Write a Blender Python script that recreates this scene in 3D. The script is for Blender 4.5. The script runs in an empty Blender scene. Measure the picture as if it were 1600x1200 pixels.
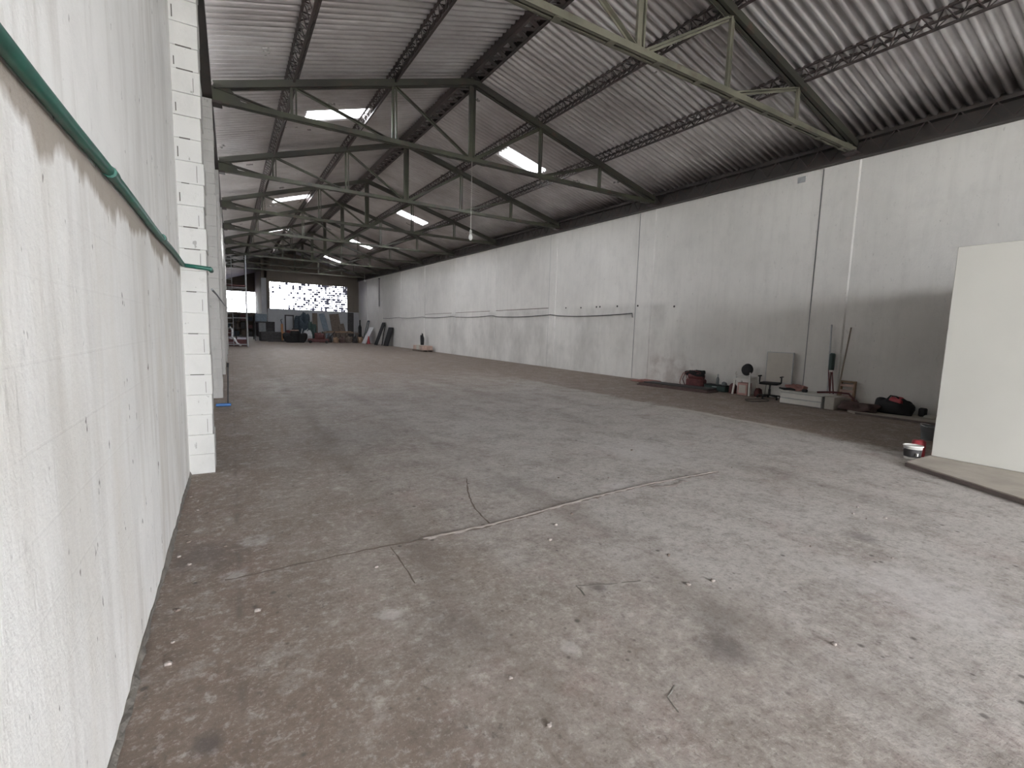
import bpy, math, random
from mathutils import Vector, Matrix
random.seed(7)
PI = math.pi
S = bpy.context.scene
COL = S.collection
# ------------------------------------------------------------------ camera
F_PX, YAW, PIT, ROL, CAM_H = 731.8, -.5396, .1094, .0291, 1.5
fw = Vector((-math.sin(YAW)*math.cos(PIT), math.cos(YAW)*math.cos(PIT), -math.sin(PIT)))
rt = fw.cross(Vector((0, 0, 1))).normalized()
up = rt.cross(fw)
r2 = rt*math.cos(ROL)+up*math.sin(ROL)
u2 = -rt*math.sin(ROL)+up*math.cos(ROL)
cd = bpy.data.cameras.new('camera')
cd.sensor_fit = 'HORIZONTAL'; cd.sensor_width = 36; cd.lens = 36*F_PX/1600
cd.clip_start = .02; cd.clip_end = 400
cam = bpy.data.objects.new('camera', cd); COL.objects.link(cam)
M = Matrix((r2, u2, -fw)).transposed().to_4x4(); M.translation = (0, 0, CAM_H)
cam.matrix_world = M
S.camera = cam
# ------------------------------------------------------------------ sky and daylight
w = bpy.data.worlds.new('sky'); S.world = w; w.use_nodes = True
bg = w.node_tree.nodes['Background']
bg.inputs[0].default_value = (.93, .955, 1.0, 1); bg.inputs[1].default_value = 6.5
w.cycles.sampling_method = 'MANUAL'; w.cycles.sample_map_resolution = 64
S.view_settings.view_transform = 'Standard'; S.view_settings.look = 'None'
S.view_settings.gamma = 1; S.view_settings.use_curve_mapping = False
S.view_settings.exposure = 2.28
S.cycles.use_denoising = True
S.cycles.max_bounces = 10; S.cycles.diffuse_bounces = 6; S.cycles.glossy_bounces = 3
S.cycles.transparent_max_bounces = 8; S.cycles.sample_clamp_indirect = 6
S.cycles.caustics_reflective = False; S.cycles.caustics_refractive = False
def portal(loc, sx, sy, rot):
    l = bpy.data.lights.new('sky_portal', 'AREA'); l.shape = 'RECTANGLE'; l.size = sx; l.size_y = sy
    l.cycles.is_portal = True
    o = bpy.data.objects.new('sky_portal', l); COL.objects.link(o); o.location = loc; o.rotation_euler = rot
FRONT = -9.0
DX0, DX1, DZ = .2, 7.4, 4.4
portal(((DX0+DX1)/2, FRONT-.05, DZ/2), DX1-DX0, DZ, (PI/2, 0, 0))        # open roller door behind the camera
portal((7.2, 54.2, 4.6), 7.6, 2.7, (-PI/2, 0, 0))                        # far window

# ------------------------------------------------------------------ helpers
class MB:
    def __init__(s): s.v = []; s.f = []; s.sm = []
    def add(s, vs, fs, smooth=False):
        n = len(s.v); s.v += [tuple(p) for p in vs]; s.f += [tuple(i+n for i in f) for f in fs]; s.sm += [smooth]*len(fs); return s
    def box(s, c, d, rz=0, M=None, b=0):
        x, y, z = [k/2 for k in d]
        if M is None: M = Matrix.Rotation(rz, 3, 'Z')
        C_ = Vector(c)
        if b <= 0:
            vs = [C_+M @ Vector((i*x, j*y, k*z)) for i in (-1, 1) for j in (-1, 1) for k in (-1, 1)]
            fs = [(0, 1, 3, 2), (4, 6, 7, 5), (0, 4, 5, 1), (2, 3, 7, 6), (0, 2, 6, 4), (1, 5, 7, 3)]
            return s.add(vs, fs)
        b = min(b, x*.9, y*.9, z*.9)           # chamfered box
        vs = []; idx = {}
        for i in (-1, 1):
            for j in (-1, 1):
                for k in (-1, 1):
                    for a, p in enumerate(((i*x, j*(y-b), k*(z-b)), (i*(x-b), j*y, k*(z-b)), (i*(x-b), j*(y-b), k*z))):
                        idx[i, j, k, a] = len(vs); vs.append(C_+M @ Vector(p))
        fs = []
        for sg in (-1, 1):
            for ax in range(3):
                o1, o2 = [(1, 2), (0, 2), (0, 1)][ax]
                q = []
                for a1, a2 in ((-1, -1), (1, -1), (1, 1), (-1, 1)):
                    t = [0, 0, 0]; t[ax] = sg; t[o1] = a1; t[o2] = a2; q.append(idx[t[0], t[1], t[2], ax])
                fs.append(tuple(q) if (sg > 0) != (ax == 1) else tuple(reversed(q)))
        for i in (-1, 1):
            for j in (-1, 1):
                for k in (-1, 1):
                    q = (idx[i, j, k, 0], idx[i, j, k, 1], idx[i, j, k, 2]); fs.append(q if i*j*k > 0 else q[::-1])
        for ax in range(3):
            o1, o2 = [(1, 2), (0, 2), (0, 1)][ax]
            for a1 in (-1, 1):
                for a2 in (-1, 1):
                    t1 = [0, 0, 0]; t1[ax] = -1; t1[o1] = a1; t1[o2] = a2; t2 = list(t1); t2[ax] = 1
                    q = (idx[t1[0], t1[1], t1[2], o1], idx[t2[0], t2[1], t2[2], o1], idx[t2[0], t2[1], t2[2], o2], idx[t1[0], t1[1], t1[2], o2])
                    fs.append(q if (a1*a2 > 0) != (ax == 1) else q[::-1])
        return s.add(vs, fs)
    def bb(s, x0, x1, y0, y1, z0, z1, b=0):
        return s.box(((x0+x1)/2, (y0+y1)/2, (z0+z1)/2), (x1-x0, y1-y0, z1-z0), b=b)
    def bar(s, a, b, wd, ht, upv=(0, 0, 1)):
        a = Vector(a); b = Vector(b); d = b-a; L = d.length; d.normalize(); U = Vector(upv)
        if abs(d.dot(U)) > .98: U = Vector((0, 1, 0))
        X = d.cross(U).normalized(); Z = X.cross(d)
        return s.box((a+b)/2, (wd, L, ht), M=Matrix((X, d, Z)).transposed())
    def tube(s, pts, r, n=8, cap=True):
        pts = [Vector(p) for p in pts]; rs = r if isinstance(r, (list, tuple)) else [r]*len(pts)
        vs = []; prev = None
        for i, p in enumerate(pts):
            t = (pts[min(i+1, len(pts)-1)]-pts[max(i-1, 0)]).normalized()
            if prev is None:
                U = Vector((0, 0, 1)) if abs(t.z) < .9 else Vector((1, 0, 0)); X = t.cross(U).normalized()
            else: X = (prev-t*prev.dot(t)).normalized()
            prev = X; Y = t.cross(X)
            vs += [p+(X*math.cos(2*PI*k/n)+Y*math.sin(2*PI*k/n))*rs[i] for k in range(n)]
        fs = [(i*n+k, i*n+(k+1) % n, (i+1)*n+(k+1) % n, (i+1)*n+k) for i in range(len(pts)-1) for k in range(n)]
        s.add(vs, fs, True)
        if cap:
            m = len(pts)-1; c0 = len(s.v)
            s.add(vs[:n], [tuple(reversed(range(n)))]); s.add(vs[m*n:], [tuple(range(n))])
        return s
    def lathe(s, prof, c=(0, 0, 0), n=20, M=None, smooth=True):
        C_ = Vector(c); M = M or Matrix.Identity(3); vs = []
        for r, z in prof: vs += [C_+M @ Vector((r*math.cos(2*PI*k/n), r*math.sin(2*PI*k/n), z)) for k in range(n)]
        m = len(prof)
        fs = [(i*n+k, i*n+(k+1) % n, (i+1)*n+(k+1) % n, (i+1)*n+k) for i in range(m-1) for k in range(n)]
        s.add(vs, fs, smooth)
        s.add(vs[:n], [tuple(reversed(range(n)))]); s.add(vs[-n:], [tuple(range(n))]); return s
    def prism(s, poly, z0, z1):
        n = len(poly); vs = [(x, y, z0) for x, y in poly]+[(x, y, z1) for x, y in poly]
        return s.add(vs, [tuple(reversed(range(n))), tuple(range(n, 2*n))]+[(i, (i+1) % n, n+(i+1) % n, n+i) for i in range(n)])
    def blob(s, c, d, seed=0, amp=.18, nu=20, nv=12, flat=True, rz=0):
        """a lumpy soft heap or bag sitting on its base"""
        rnd = random.Random(seed); ph = [(rnd.uniform(0, 6), rnd.uniform(0, 6), rnd.randint(2, 5), rnd.randint(1, 4)) for _ in range(6)]
        vs = []; R = Matrix.Rotation(rz, 3, 'Z')
        for j in range(nv+1):
            v = PI*j/nv
            for i in range(nu):
                u = 2*PI*i/nu
                k = 1+amp*sum(math.sin(a+u*m)*math.sin(b+v*q) for a, b, m, q in ph)/2
                x, y, z = math.sin(v)*math.cos(u), math.sin(v)*math.sin(u), math.cos(v)
                sq = lambda t: math.copysign(abs(t)**.7, t)
                z = sq(z)
                if flat and z < -.55: z = -.55
                vs.append(Vector(c)+R @ Vector((sq(x)*k*d[0]/2, sq(y)*k*d[1]/2, (z+.55)/1.55*d[2]*(k if z > -.5 else 1))))
        fs = [(j*nu+i, (j+1)*nu+i, (j+1)*nu+(i+1) % nu, j*nu+(i+1) % nu) for j in range(nv) for i in range(nu)]
        return s.add(vs, fs, True)
    def build(s, name, mat, parent=None, bev=0):
        me = bpy.data.meshes.new(name); me.from_pydata(s.v, [], s.f); me.update()
        me.polygons.foreach_set('use_smooth', s.sm)
        me.materials.append(mat)
        o = bpy.data.objects.new(name, me); COL.objects.link(o)
        if parent:
            o.parent = parent
        if bev:
            m = o.modifiers.new('bevel', 'BEVEL'); m.width = bev; m.segments = 2; m.limit_method = 'ANGLE'
        return o
def tag(o, label, cat, group=None):
    o['label'] = label; o['category'] = cat
    if group: o['group'] = group
    return o
def struct(o): o['kind'] = 'structure'; return o
def thing(name, label, cat, loc=(0, 0, 0), rz=0, group=None):
    o = bpy.data.objects.new(name, None); COL.objects.link(o); o.empty_display_size = .1
    o.location = loc; o.rotation_euler = (0, 0, rz); return tag(o, label, cat, group)
def copy_tree(o, parent=None):
    c = o.copy(); COL.objects.link(c)
    if parent: c.parent = parent
    for ch in [x for x in bpy.data.objects if x.parent == o]: copy_tree(ch, c)
    return c

# ------------------------------------------------------------------ materials
class NT:
    def __init__(s, name):
        s.m = bpy.data.materials.new(name); s.m.use_nodes = True; s.t = s.m.node_tree
        s.b = s.t.nodes['Principled BSDF']; s.co = s.n('ShaderNodeTexCoord').outputs['Object']
    def n(s, typ, **kw):
        q = s.t.nodes.new(typ)
        for k, v in kw.items(): setattr(q, k, v)
        return q
    def L(s, a, b): s.t.links.new(a, b)
    def inp(s, q, i, v):
        if isinstance(v, bpy.types.NodeSocket): s.L(v, q.inputs[i])
        else: q.inputs[i].default_value = v
    def map(s, scale=(1, 1, 1), loc=(0, 0, 0), src=None):
        q = s.n('ShaderNodeMapping'); s.L(src or s.co, q.inputs[0]); q.inputs['Scale'].default_value = scale; q.inputs['Location'].default_value = loc
        return q.outputs[0]
    def noise(s, scale, detail=4, rough=.55, vec=None, dist=0):
        q = s.n('ShaderNodeTexNoise'); s.L(vec or s.co, q.inputs['Vector']); q.inputs['Scale'].default_value = scale
        q.inputs['Detail'].default_value = detail; q.inputs['Roughness'].default_value = rough; q.inputs['Distortion'].default_value = dist
        return q.outputs['Fac']
    def ramp(s, fac, stops):
        q = s.n('ShaderNodeValToRGB'); s.L(fac, q.inputs[0]); e = q.color_ramp.elements
        while len(e) < len(stops): e.new(.5)
        for k, (p, c) in enumerate(stops):
            e[k].position = p; e[k].color = (c, c, c, 1) if isinstance(c, (int, float)) else (*c, 1)
        return q.outputs[0]
    def math(s, op, a, b=0., c=0.):
        q = s.n('ShaderNodeMath', operation=op); s.inp(q, 0, a); s.inp(q, 1, b); s.inp(q, 2, c); return q.outputs[0]
    def mix(s, fac, a, b, mode='MIX'):
        q = s.n('ShaderNodeMix', data_type='RGBA', blend_type=mode); s.inp(q, 0, fac)
        for i, v in ((6, a), (7, b)):
            if isinstance(v, bpy.types.NodeSocket): s.L(v, q.inputs[i])
            else: q.inputs[i].default_value = (*v, 1) if len(v) == 3 else v
        return q.outputs[2]
    def sep(s):
        q = s.n('ShaderNodeSeparateXYZ'); s.L(s.co, q.inputs[0]); return q.outputs
    def band(s, v, c, w, soft):
        """1 inside |v-c|<w fading over soft"""
        d = s.math('ABSOLUTE', s.math('SUBTRACT', v, c))
        q = s.n('ShaderNodeMapRange'); s.L(d, q.inputs[0]); q.inputs[1].default_value = w; q.inputs[2].default_value = w+soft
        q.inputs[3].default_value = 1; q.inputs[4].default_value = 0; return q.outputs[0]
    def rng(s, v, a, b, c=0., d=1.):
        q = s.n('ShaderNodeMapRange'); s.L(v, q.inputs[0])
        for i, k in zip((1, 2, 3, 4), (a, b, c, d)): q.inputs[i].default_value = k
        return q.outputs[0]
    def bump(s, h, dist=.01, strength=.5):
        q = s.n('ShaderNodeBump'); s.L(h, q.inputs['Height']); q.inputs['Distance'].default_value = dist; q.inputs['Strength'].default_value = strength
        s.L(q.outputs[0], s.b.inputs['Normal'])
    def out(s, col, rough=.8, metal=0.):
        s.inp(s.b, 'Base Color', col if isinstance(col, bpy.types.NodeSocket) else (*col, 1)); s.inp(s.b, 'Roughness', rough); s.inp(s.b, 'Metallic', metal)
        return s.m
def simple(name, col, rough=.6, metal=0., var=.15, scale=6., bump=0.):
    t = NT(name); n = t.noise(scale, 5, .6)
    c = t.mix(t.rng(n, .3, .7), tuple(k*(1-var) for k in col), tuple(min(1, k*(1+var)) for k in col))
    if bump: t.bump(t.noise(scale*4), bump, .5)
    return t.out(c, rough, metal)

def mat_wall(name, base, dirt, streak=.5, dark=.5, joints=True, axis='Y'):
    t = NT(name); x, y, z = t.sep()
    sc = (1, 5, .55) if axis == 'Y' else (5, 1, .55)
    n1 = t.noise(1.2, 6, .6, t.map(sc)); n2 = t.noise(.5, 4, .6); n3 = t.noise(9, 5, .7, t.map((1, 1.6, .6)))
    c = t.mix(t.math('MULTIPLY', t.rng(n1, .48, .75), streak), base, dirt)
    c = t.mix(t.math('MULTIPLY', t.rng(n2, .42, .7), .6), c, tuple(k*.80 for k in base))
    c = t.mix(t.math('MULTIPLY', t.rng(t.noise(2.6, 6, .7, t.map((1.3, 1, .8), (5, 2, 1))), .5, .7), .3), c, tuple(k*.72 for k in base))
    c = t.mix(t.math('MULTIPLY', t.rng(n3, .62, .72), .35), c, tuple(k*.62 for k in dirt))
    sp = t.noise(17, 3, .6, t.map((1, 1, .5)))
    c = t.mix(t.math('MULTIPLY', t.rng(sp, .69, .73), dark), c, (.12, .11, .10))
    h = t.math('ADD', t.math('MULTIPLY', n3, .6), t.math('MULTIPLY', t.noise(40, 4, .7), .25))
    if joints:
        br = t.n('ShaderNodeTexBrick'); cb = t.n('ShaderNodeCombineXYZ'); t.L(y if axis == 'Y' else x, cb.inputs[0]); t.L(z, cb.inputs[1])
        t.L(cb.outputs[0], br.inputs['Vector']); br.inputs['Scale'].default_value = 1; br.inputs['Mortar Size'].default_value = .006
        br.inputs['Mortar Smooth'].default_value = .6; br.inputs['Brick Width'].default_value = .4; br.inputs['Row Height'].default_value = .2
        h = t.math('SUBTRACT', h, t.math('MULTIPLY', t.math('MULTIPLY', br.outputs['Fac'], t.rng(n2, .4, .65)), .04))
        c = t.mix(t.math('MULTIPLY', t.math('MULTIPLY', br.outputs['Fac'], t.rng(n2, .4, .65)), .04), c, tuple(k*.6 for k in dirt))
    t.bump(h, .02, .45)
    return t, c
t, c = mat_wall('whitewashed_block_left', (.84, .83, .81), (.52, .49, .45), .75, .85)
x, y, z = t.sep()
# brown band just below the green pipe
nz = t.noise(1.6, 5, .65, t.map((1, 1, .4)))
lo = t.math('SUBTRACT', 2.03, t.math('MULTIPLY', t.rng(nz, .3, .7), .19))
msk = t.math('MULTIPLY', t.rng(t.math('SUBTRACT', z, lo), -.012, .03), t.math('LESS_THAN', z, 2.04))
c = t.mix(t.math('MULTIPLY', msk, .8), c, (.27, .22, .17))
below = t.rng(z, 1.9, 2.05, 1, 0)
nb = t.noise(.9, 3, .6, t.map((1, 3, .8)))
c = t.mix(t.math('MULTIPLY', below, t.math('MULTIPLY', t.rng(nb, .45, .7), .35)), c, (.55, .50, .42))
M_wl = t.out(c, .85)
t, c = mat_wall('painted_wall_right', (.74, .72, .685), (.58, .56, .53), .4, .25)
x, y, z = t.sep()
# lower panels with grey damp patches and the pale belt above the cable
pn = t.noise(.55, 4, .65, t.map((1, 1, .6), (3, 0, 0)))
low = t.math('MULTIPLY', t.rng(z, 2.5, 2.7, 1, 0), t.band(y, 19.5, 9.0, 1.0))
c = t.mix(t.math('MULTIPLY', t.math('MULTIPLY', low, t.rng(pn, .4, .62)), .45), c, (.33, .32, .30))
pk = t.math('MULTIPLY', t.math('MULTIPLY', t.band(y, 10.4, .7, .5), t.rng(z, .75, 1.1, 1, 0)), t.rng(t.noise(2.5), .4, .6))
c = t.mix(t.math('MULTIPLY', pk, .5), c, (.36, .30, .28))
M_wr = t.out(c, .8)
t, c = mat_wall('painted_wall_far', (.50, .51, .53), (.35, .35, .36), .4, .2, axis='X'); M_wb = t.out(c, .85)
t, c = mat_wall('unlit_brown_gable', (.20, .17, .14), (.12, .11, .10), .5, .2, axis='X'); M_gable = t.out(c, .9)  # brown gable, with its unlit look put into the colour
t, c = mat_wall('pillar_render', (.48, .475, .455), (.55, .53, .48), .4, .5, joints=False); M_pil = t.out(c, .85)
t, c = mat_wall('pillar_render_grey', (.46, .45, .43), (.34, .33, .31), .4, .3, joints=True, axis='X'); M_pil2 = t.out(c, .85)
M_joint = simple('open_mortar_joint', (.10, .09, .08), .95)
# partition: smooth cream board
t = NT('partition_board'); c = t.mix(t.rng(t.noise(.8, 3), .35, .7), (.54, .53, .485), (.49, .48, .44)); M_part = t.out(c, .6)
# floor
def mat_floor():
    t = NT('worn_concrete'); x, y, z = t.sep()
    n1 = t.noise(.32, 5, .6); n2 = t.noise(2.2, 6, .65, dist=.4); n3 = t.noise(14, 6, .75); n4 = t.noise(1.1, 4, .6, t.map((1.6, .5, 1)))
    grey, brown = (.47, .44, .41), (.22, .166, .13)
    # brown dirt near both long walls and far away, grey in the middle
    left = t.rng(t.math('ADD', x, t.math('MULTIPLY', n1, 2.0)), .8, 3.8, 1, 0)  # left side also has some shade painted into the brown
    xr = t.math('ADD', x, t.math('MULTIPLY', t.math('SUBTRACT', n2, .5), .5))
    right = t.math('MULTIPLY', t.rng(xr, 7.9, 8.25), t.rng(y, 2.0, 2.6))
    far = t.rng(t.math('ADD', y, t.math('MULTIPLY', n1, 6)), 9, 20, 0, 1.0)
    d = t.math('MAXIMUM', t.math('MAXIMUM', left, right), far)
    d = t.math('ADD', t.math('MULTIPLY', d, 1.0), t.math('MULTIPLY', t.math('SUBTRACT', n4, .47), 1.1))
    c = t.mix(t.rng(d, .0, 1.0), grey, brown)
    c = t.mix(t.math('MULTIPLY', t.rng(n2, .48, .7), .5), c, (.19, .155, .13))
    c = t.mix(t.math('MULTIPLY', t.rng(t.noise(3.1, 6, .75, t.map((1, 1, 1), (9, 4, 0))), .54, .70), .4), c, (.56, .53, .50))
    c = t.mix(t.math('MULTIPLY', t.rng(t.noise(1.7, 6, .75, t.map((1, 1, 1), (2, 7, 0))), .53, .68), .35), c, (.36, .26, .24))
    c = t.mix(t.math('MULTIPLY', t.rng(n3, .5, .64), .45), c, (.15, .12, .10))
    c = t.mix(t.math('MULTIPLY', t.rng(n3, .36, .46, 1, 0), .4), c, (.62, .58, .54))
    n5 = t.noise(46, 5, .75); n6 = t.noise(28, 4, .7, t.map((1, .55, 1), (3, 3, 0)))
    c = t.mix(t.math('MULTIPLY', t.rng(n5, .53, .66), .5), c, (.13, .105, .09))
    c = t.mix(t.math('MULTIPLY', t.rng(n5, .36, .45, 1, 0), .25), c, (.68, .64, .60))
    c = t.mix(t.math('MULTIPLY', t.math('MULTIPLY', t.rng(n6, .6, .66), t.rng(n2, .35, .6)), .6), c, (.12, .10, .09))
    # chips and pits
    vo = t.n('ShaderNodeTexVoronoi'); t.L(t.co, vo.inputs['Vector']); vo.inputs['Scale'].default_value = 5.5
    wob = t.math('MULTIPLY', t.math('SUBTRACT', n5, .5), .12)
    pits = t.math('MULTIPLY', t.rng(t.math('ADD', vo.outputs['Distance'], wob), .05, .11, 1, 0), t.rng(t.noise(1.1), .46, .52))
    c = t.mix(t.math('MULTIPLY', pits, .8), c, (.08, .068, .06))
    vp = t.n('ShaderNodeTexVoronoi'); t.L(t.map((1, 1, 1), (4.3, 1.7, 0)), vp.inputs['Vector']); vp.inputs['Scale'].default_value = 11
    pits = t.math('MULTIPLY', t.rng(t.math('ADD', vp.outputs['Distance'], wob), .06, .14, 1, 0), t.rng(t.noise(1.6, 3, .6, t.map((1, 1, 1), (8, 8, 0))), .5, .56))
    c = t.mix(t.math('MULTIPLY', pits, .7), c, (.10, .085, .075))
    for sx, sy, r, a in ((.67, 2.31, .08, .45), (-.03, 3.13, .1, .4), (.1, 3.6, .12, .35), (1.35, 1.65, .07, .35), (3.3, 3.28, .3, .35), (4.6, 4.3, .9, .3), (3.6, 1.0, .5, .3)):
        dv = t.n('ShaderNodeVectorMath', operation='DISTANCE'); t.L(t.co, dv.inputs[0]); dv.inputs[1].default_value = (sx, sy, 0)
        dd = t.math('ADD', dv.outputs['Value'], t.math('MULTIPLY', t.math('SUBTRACT', t.noise(9, 5, .7), .5), r*3.2))
        c = t.mix(t.math('MULTIPLY', t.rng(dd, r*.4, r*.9, 1, 0), a), c, (.62, .59, .58))
    # wheel tracks along the hall
    for cx, wd, a in ((1.05, .02, .45), (2.35, .05, .35), (5.2, .1, .2)):
        xx = t.math('ADD', x, t.math('MULTIPLY', t.math('SUBTRACT', t.noise(.5, 2), .5), .5))
        bnd = t.math('MULTIPLY', t.band(xx, cx, wd, .16), t.rng(n4, .35, .6))
        c = t.mix(t.math('MULTIPLY', bnd, a), c, (.16, .13, .11))
    # slab joint beside the left wall
    j = t.band(t.math('ADD', x, t.math('MULTIPLY', t.math('SUBTRACT', t.noise(5), .5), .05)), -.01, .004, .02)
    c = t.mix(t.math('MULTIPLY', t.math('MULTIPLY', j, t.rng(t.noise(2.3, 3), .45, .6)), .5), c, (.12, .10, .085))
    # pale edge of an old slab
    e = t.math('MULTIPLY', t.math('MULTIPLY', t.band(xr, 8.1, .02, .1), t.band(y, 5.3, 1.0, .6)), t.rng(n2, .3, .5))
    c = t.mix(t.math('MULTIPLY', e, .6), c, (.62, .57, .52))
    # oily black stains
    for sx, sy, r, a in ((2.02, 1.28, .16, .6), (1.83, 1.99, .07, .6), (4.16, 1.57, .13, .45), (2.2, 1.45, .2, .3), (-.12, 1.85, .07, .7), (-.2, 3.5, .3, .45), (.9, 2.0, .3, .18), (1.3, 6.5, 1.0, .25), (2.4, 3.9, .5, .2)):
        dv = t.n('ShaderNodeVectorMath', operation='DISTANCE'); t.L(t.co, dv.inputs[0]); dv.inputs[1].default_value = (sx, sy, 0)
        dd = t.math('ADD', dv.outputs['Value'], t.math('MULTIPLY', t.math('SUBTRACT', t.noise(6, 4, .7), .5), r*1.6))
        c = t.mix(t.math('MULTIPLY', t.rng(dd, r*.3, r, 1, 0), a), c, (.10, .085, .08))
    h = t.math('ADD', t.math('ADD', t.math('MULTIPLY', n3, .5), t.math('MULTIPLY', n5, .3)), t.math('MULTIPLY', n2, .8))
    t.bump(h, .015, .6)
    return t.out(c, t.rng(n2, .3, .8, .55, .85))
M_floor = mat_floor()
def mat_roof():
    t = NT('galvanised_roof_sheet'); x, y, z = t.sep()
    n = t.noise(.7, 5, .65); n2 = t.noise(2.2, 4, .6, t.map((.5, 1.2, 1)))
    c = t.mix(t.rng(n, .35, .7), (.62, .60, .595), (.44, .41, .405))
    c = t.mix(t.math('MULTIPLY', t.rng(n2, .5, .75),   .3), c, (.26, .22, .215))
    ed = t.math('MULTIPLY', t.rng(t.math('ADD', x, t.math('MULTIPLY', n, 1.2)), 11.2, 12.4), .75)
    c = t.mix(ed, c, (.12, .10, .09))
    return t.out(c, t.rng(n, .3, .7, .27, .34), .62)
M_roof = mat_roof()
def steel(name, c1, c2, rust=.4):
    t = NT(name); n = t.noise(5, 5, .7); n2 = t.noise(1.3, 3)
    c = t.mix(t.rng(n2, .4, .6), c1, c2); c = t.mix(t.math('MULTIPLY', t.rng(n, .55, .7), rust), c, (.09, .045, .035))
    return t.out(c, .55, .15)
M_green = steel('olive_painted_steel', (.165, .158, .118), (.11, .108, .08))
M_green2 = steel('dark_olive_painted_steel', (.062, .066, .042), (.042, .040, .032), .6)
M_top = steel('darkest_green_steel', (.046, .046, .034), (.034, .032, .027), .6)  # darker green for the top chords
M_rust = steel('red_oxide_steel', (.055, .04, .038), (.035, .030, .028), .5)
M_eave = steel('grimy_eave_steel', (.05, .042, .038), (.035, .032, .03), .5)
t = NT('translucent_roof_sheet'); tr = t.n('ShaderNodeBsdfTranslucent'); tp = t.n('ShaderNodeBsdfTransparent'); mx = t.n('ShaderNodeMixShader')
tr.inputs[0].default_value = (.95, .95, .95, 1); mx.inputs[0].default_value = .3
t.L(tp.outputs[0], mx.inputs[1]); t.L(tr.outputs[0], mx.inputs[2]); t.L(mx.outputs[0], t.t.nodes['Material Output'].inputs[0]); M_sky = t.m
M_pipe = simple('green_painted_pipe', (.009, .088, .062), .45, 0, .3, 12)
M_crack = simple('dark_crack', (.16, .125, .105), .95)
M_mortar = simple('mortar_ridge', (.30, .26, .235), .9, 0, .2, 20, .01)
M_cement = simple('cement_fillet', (.17, .155, .135), .95, 0, .3, 10, .02)
M_step = simple('step_concrete', (.38, .34, .29), .9, 0, .15, 3, .005)
M_step2 = simple('step_riser', (.16, .13, .12), .9)
M_black = simple('black_plastic', (.009, .009, .010), .75)
M_dark = simple('dark_grimy_metal', (.045, .042, .042), .6, .3, .4)
M_navy = simple('dark_tarpaulin', (.03, .045, .06), .7, 0, .4, 8, .02)
M_brownmat = simple('brown_mat', (.10, .065, .06), .9, 0, .3, 5)
M_darkred = simple('dark_red_paint', (.11, .03, .03), .6, 0, .4)
M_red = simple('red_plastic', (.35, .04, .05), .5)
M_pinkred = simple('dusty_red', (.33, .16, .14), .7)
M_dgreen = simple('dark_green_paint', (.025, .05, .045), .55)
M_white = simple('white_plastic', (.68, .67, .63), .5, 0, .06)
M_cream = simple('cream_board', (.50, .47, .42), .7, 0, .05)
M_grey = simple('grey_paint', (.20, .21, .22), .6)
M_lgrey = simple('light_grey_steel', (.42, .43, .44), .5, .3)
M_wood = simple('rough_wood', (.30, .20, .13), .8, 0, .35, 10)
M_oldwood = simple('weathered_wood', (.14, .11, .09), .9, 0, .35, 7)
M_pole = simple('pole_wood', (.28, .23, .18), .8, 0, .2)
M_pink = simple('pink_box_print', (.48, .28, .25), .7, 0, .2)
M_orange = simple('orange_paint', (.50, .24, .10), .55)
M_blue = simple('blue_plastic', (.03, .13, .35), .5)
M_bwhite = simple('bright_white_film', (.85, .85, .86), .4, 0, .03)
M_slab = simple('blue_grey_board', (.17, .21, .25), .7, 0, .2)
M_bulb = simple('frosted_glass', (.75, .75, .72), .2)
M_cord = simple('white_flex', (.62, .60, .56), .6)
M_pallet = simple('pinkish_pallet_wood', (.42, .30, .25), .85, 0, .25, 9)

# ------------------------------------------------------------------ hall dimensions
XL, XR, XA, YF, YE = -.4, 12.2, 5.4, 54.0, 75.0
def ze(Y): return .021*(Y-11.34)                      # the eaves climb slightly away from the camera
def za(Y): return .031*(min(Y, 30)-11.34)+.021*max(0, Y-30)
ZE, ZA = 6.08, 7.70                                     # top chord level at the walls / at the ridge
def zchord(X, Y):
    e = ZE+ze(Y); a = ZA+za(Y)
    if X <= XA: return e+(a-e)*(X+.19)/(XA+.19)
    return (e-.08)+(a-e+.08)*(11.8-X)/(11.8-XA)
def zroof(X, Y): return zchord(X, Y)+.285
# floor
f = MB(); f.add([(XL-.3, FRONT-.3, 0), (XR+.3, FRONT-.3, 0), (XR+.3, YE+.3, 0), (XL-.3, YE+.3, 0), (-5.4, YE+.3, 0), (-5.4, 33.9, 0), (XL-.3, 33.9, 0)], [(0, 1, 2, 3, 4, 5, 6)]); struct(f.build('floor', M_floor))
f = MB(); f.add([(-60, -60, -.03), (70, -60, -.03), (70, 52, -.03), (-60, 52, -.03)], [(0, 1, 2, 3)]); struct(f.build('floor_forecourt', simple('pale_bounce_yard', (.62, .61, .58), .9, 0, .08, .5)))  # unseen yard, made pale to bounce daylight up to the roof
f = MB(); f.add([(-60, 52, -.03), (70, 52, -.03), (70, 140, -.03), (-60, 140, -.03)], [(0, 1, 2, 3)]); struct(f.build('floor_rear_yard', simple('low_bounce_rear_ground', (.20, .17, .14), .95, 0, .2, .5)))  # unseen rear ground, kept dark to limit bounce onto the far roof
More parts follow.
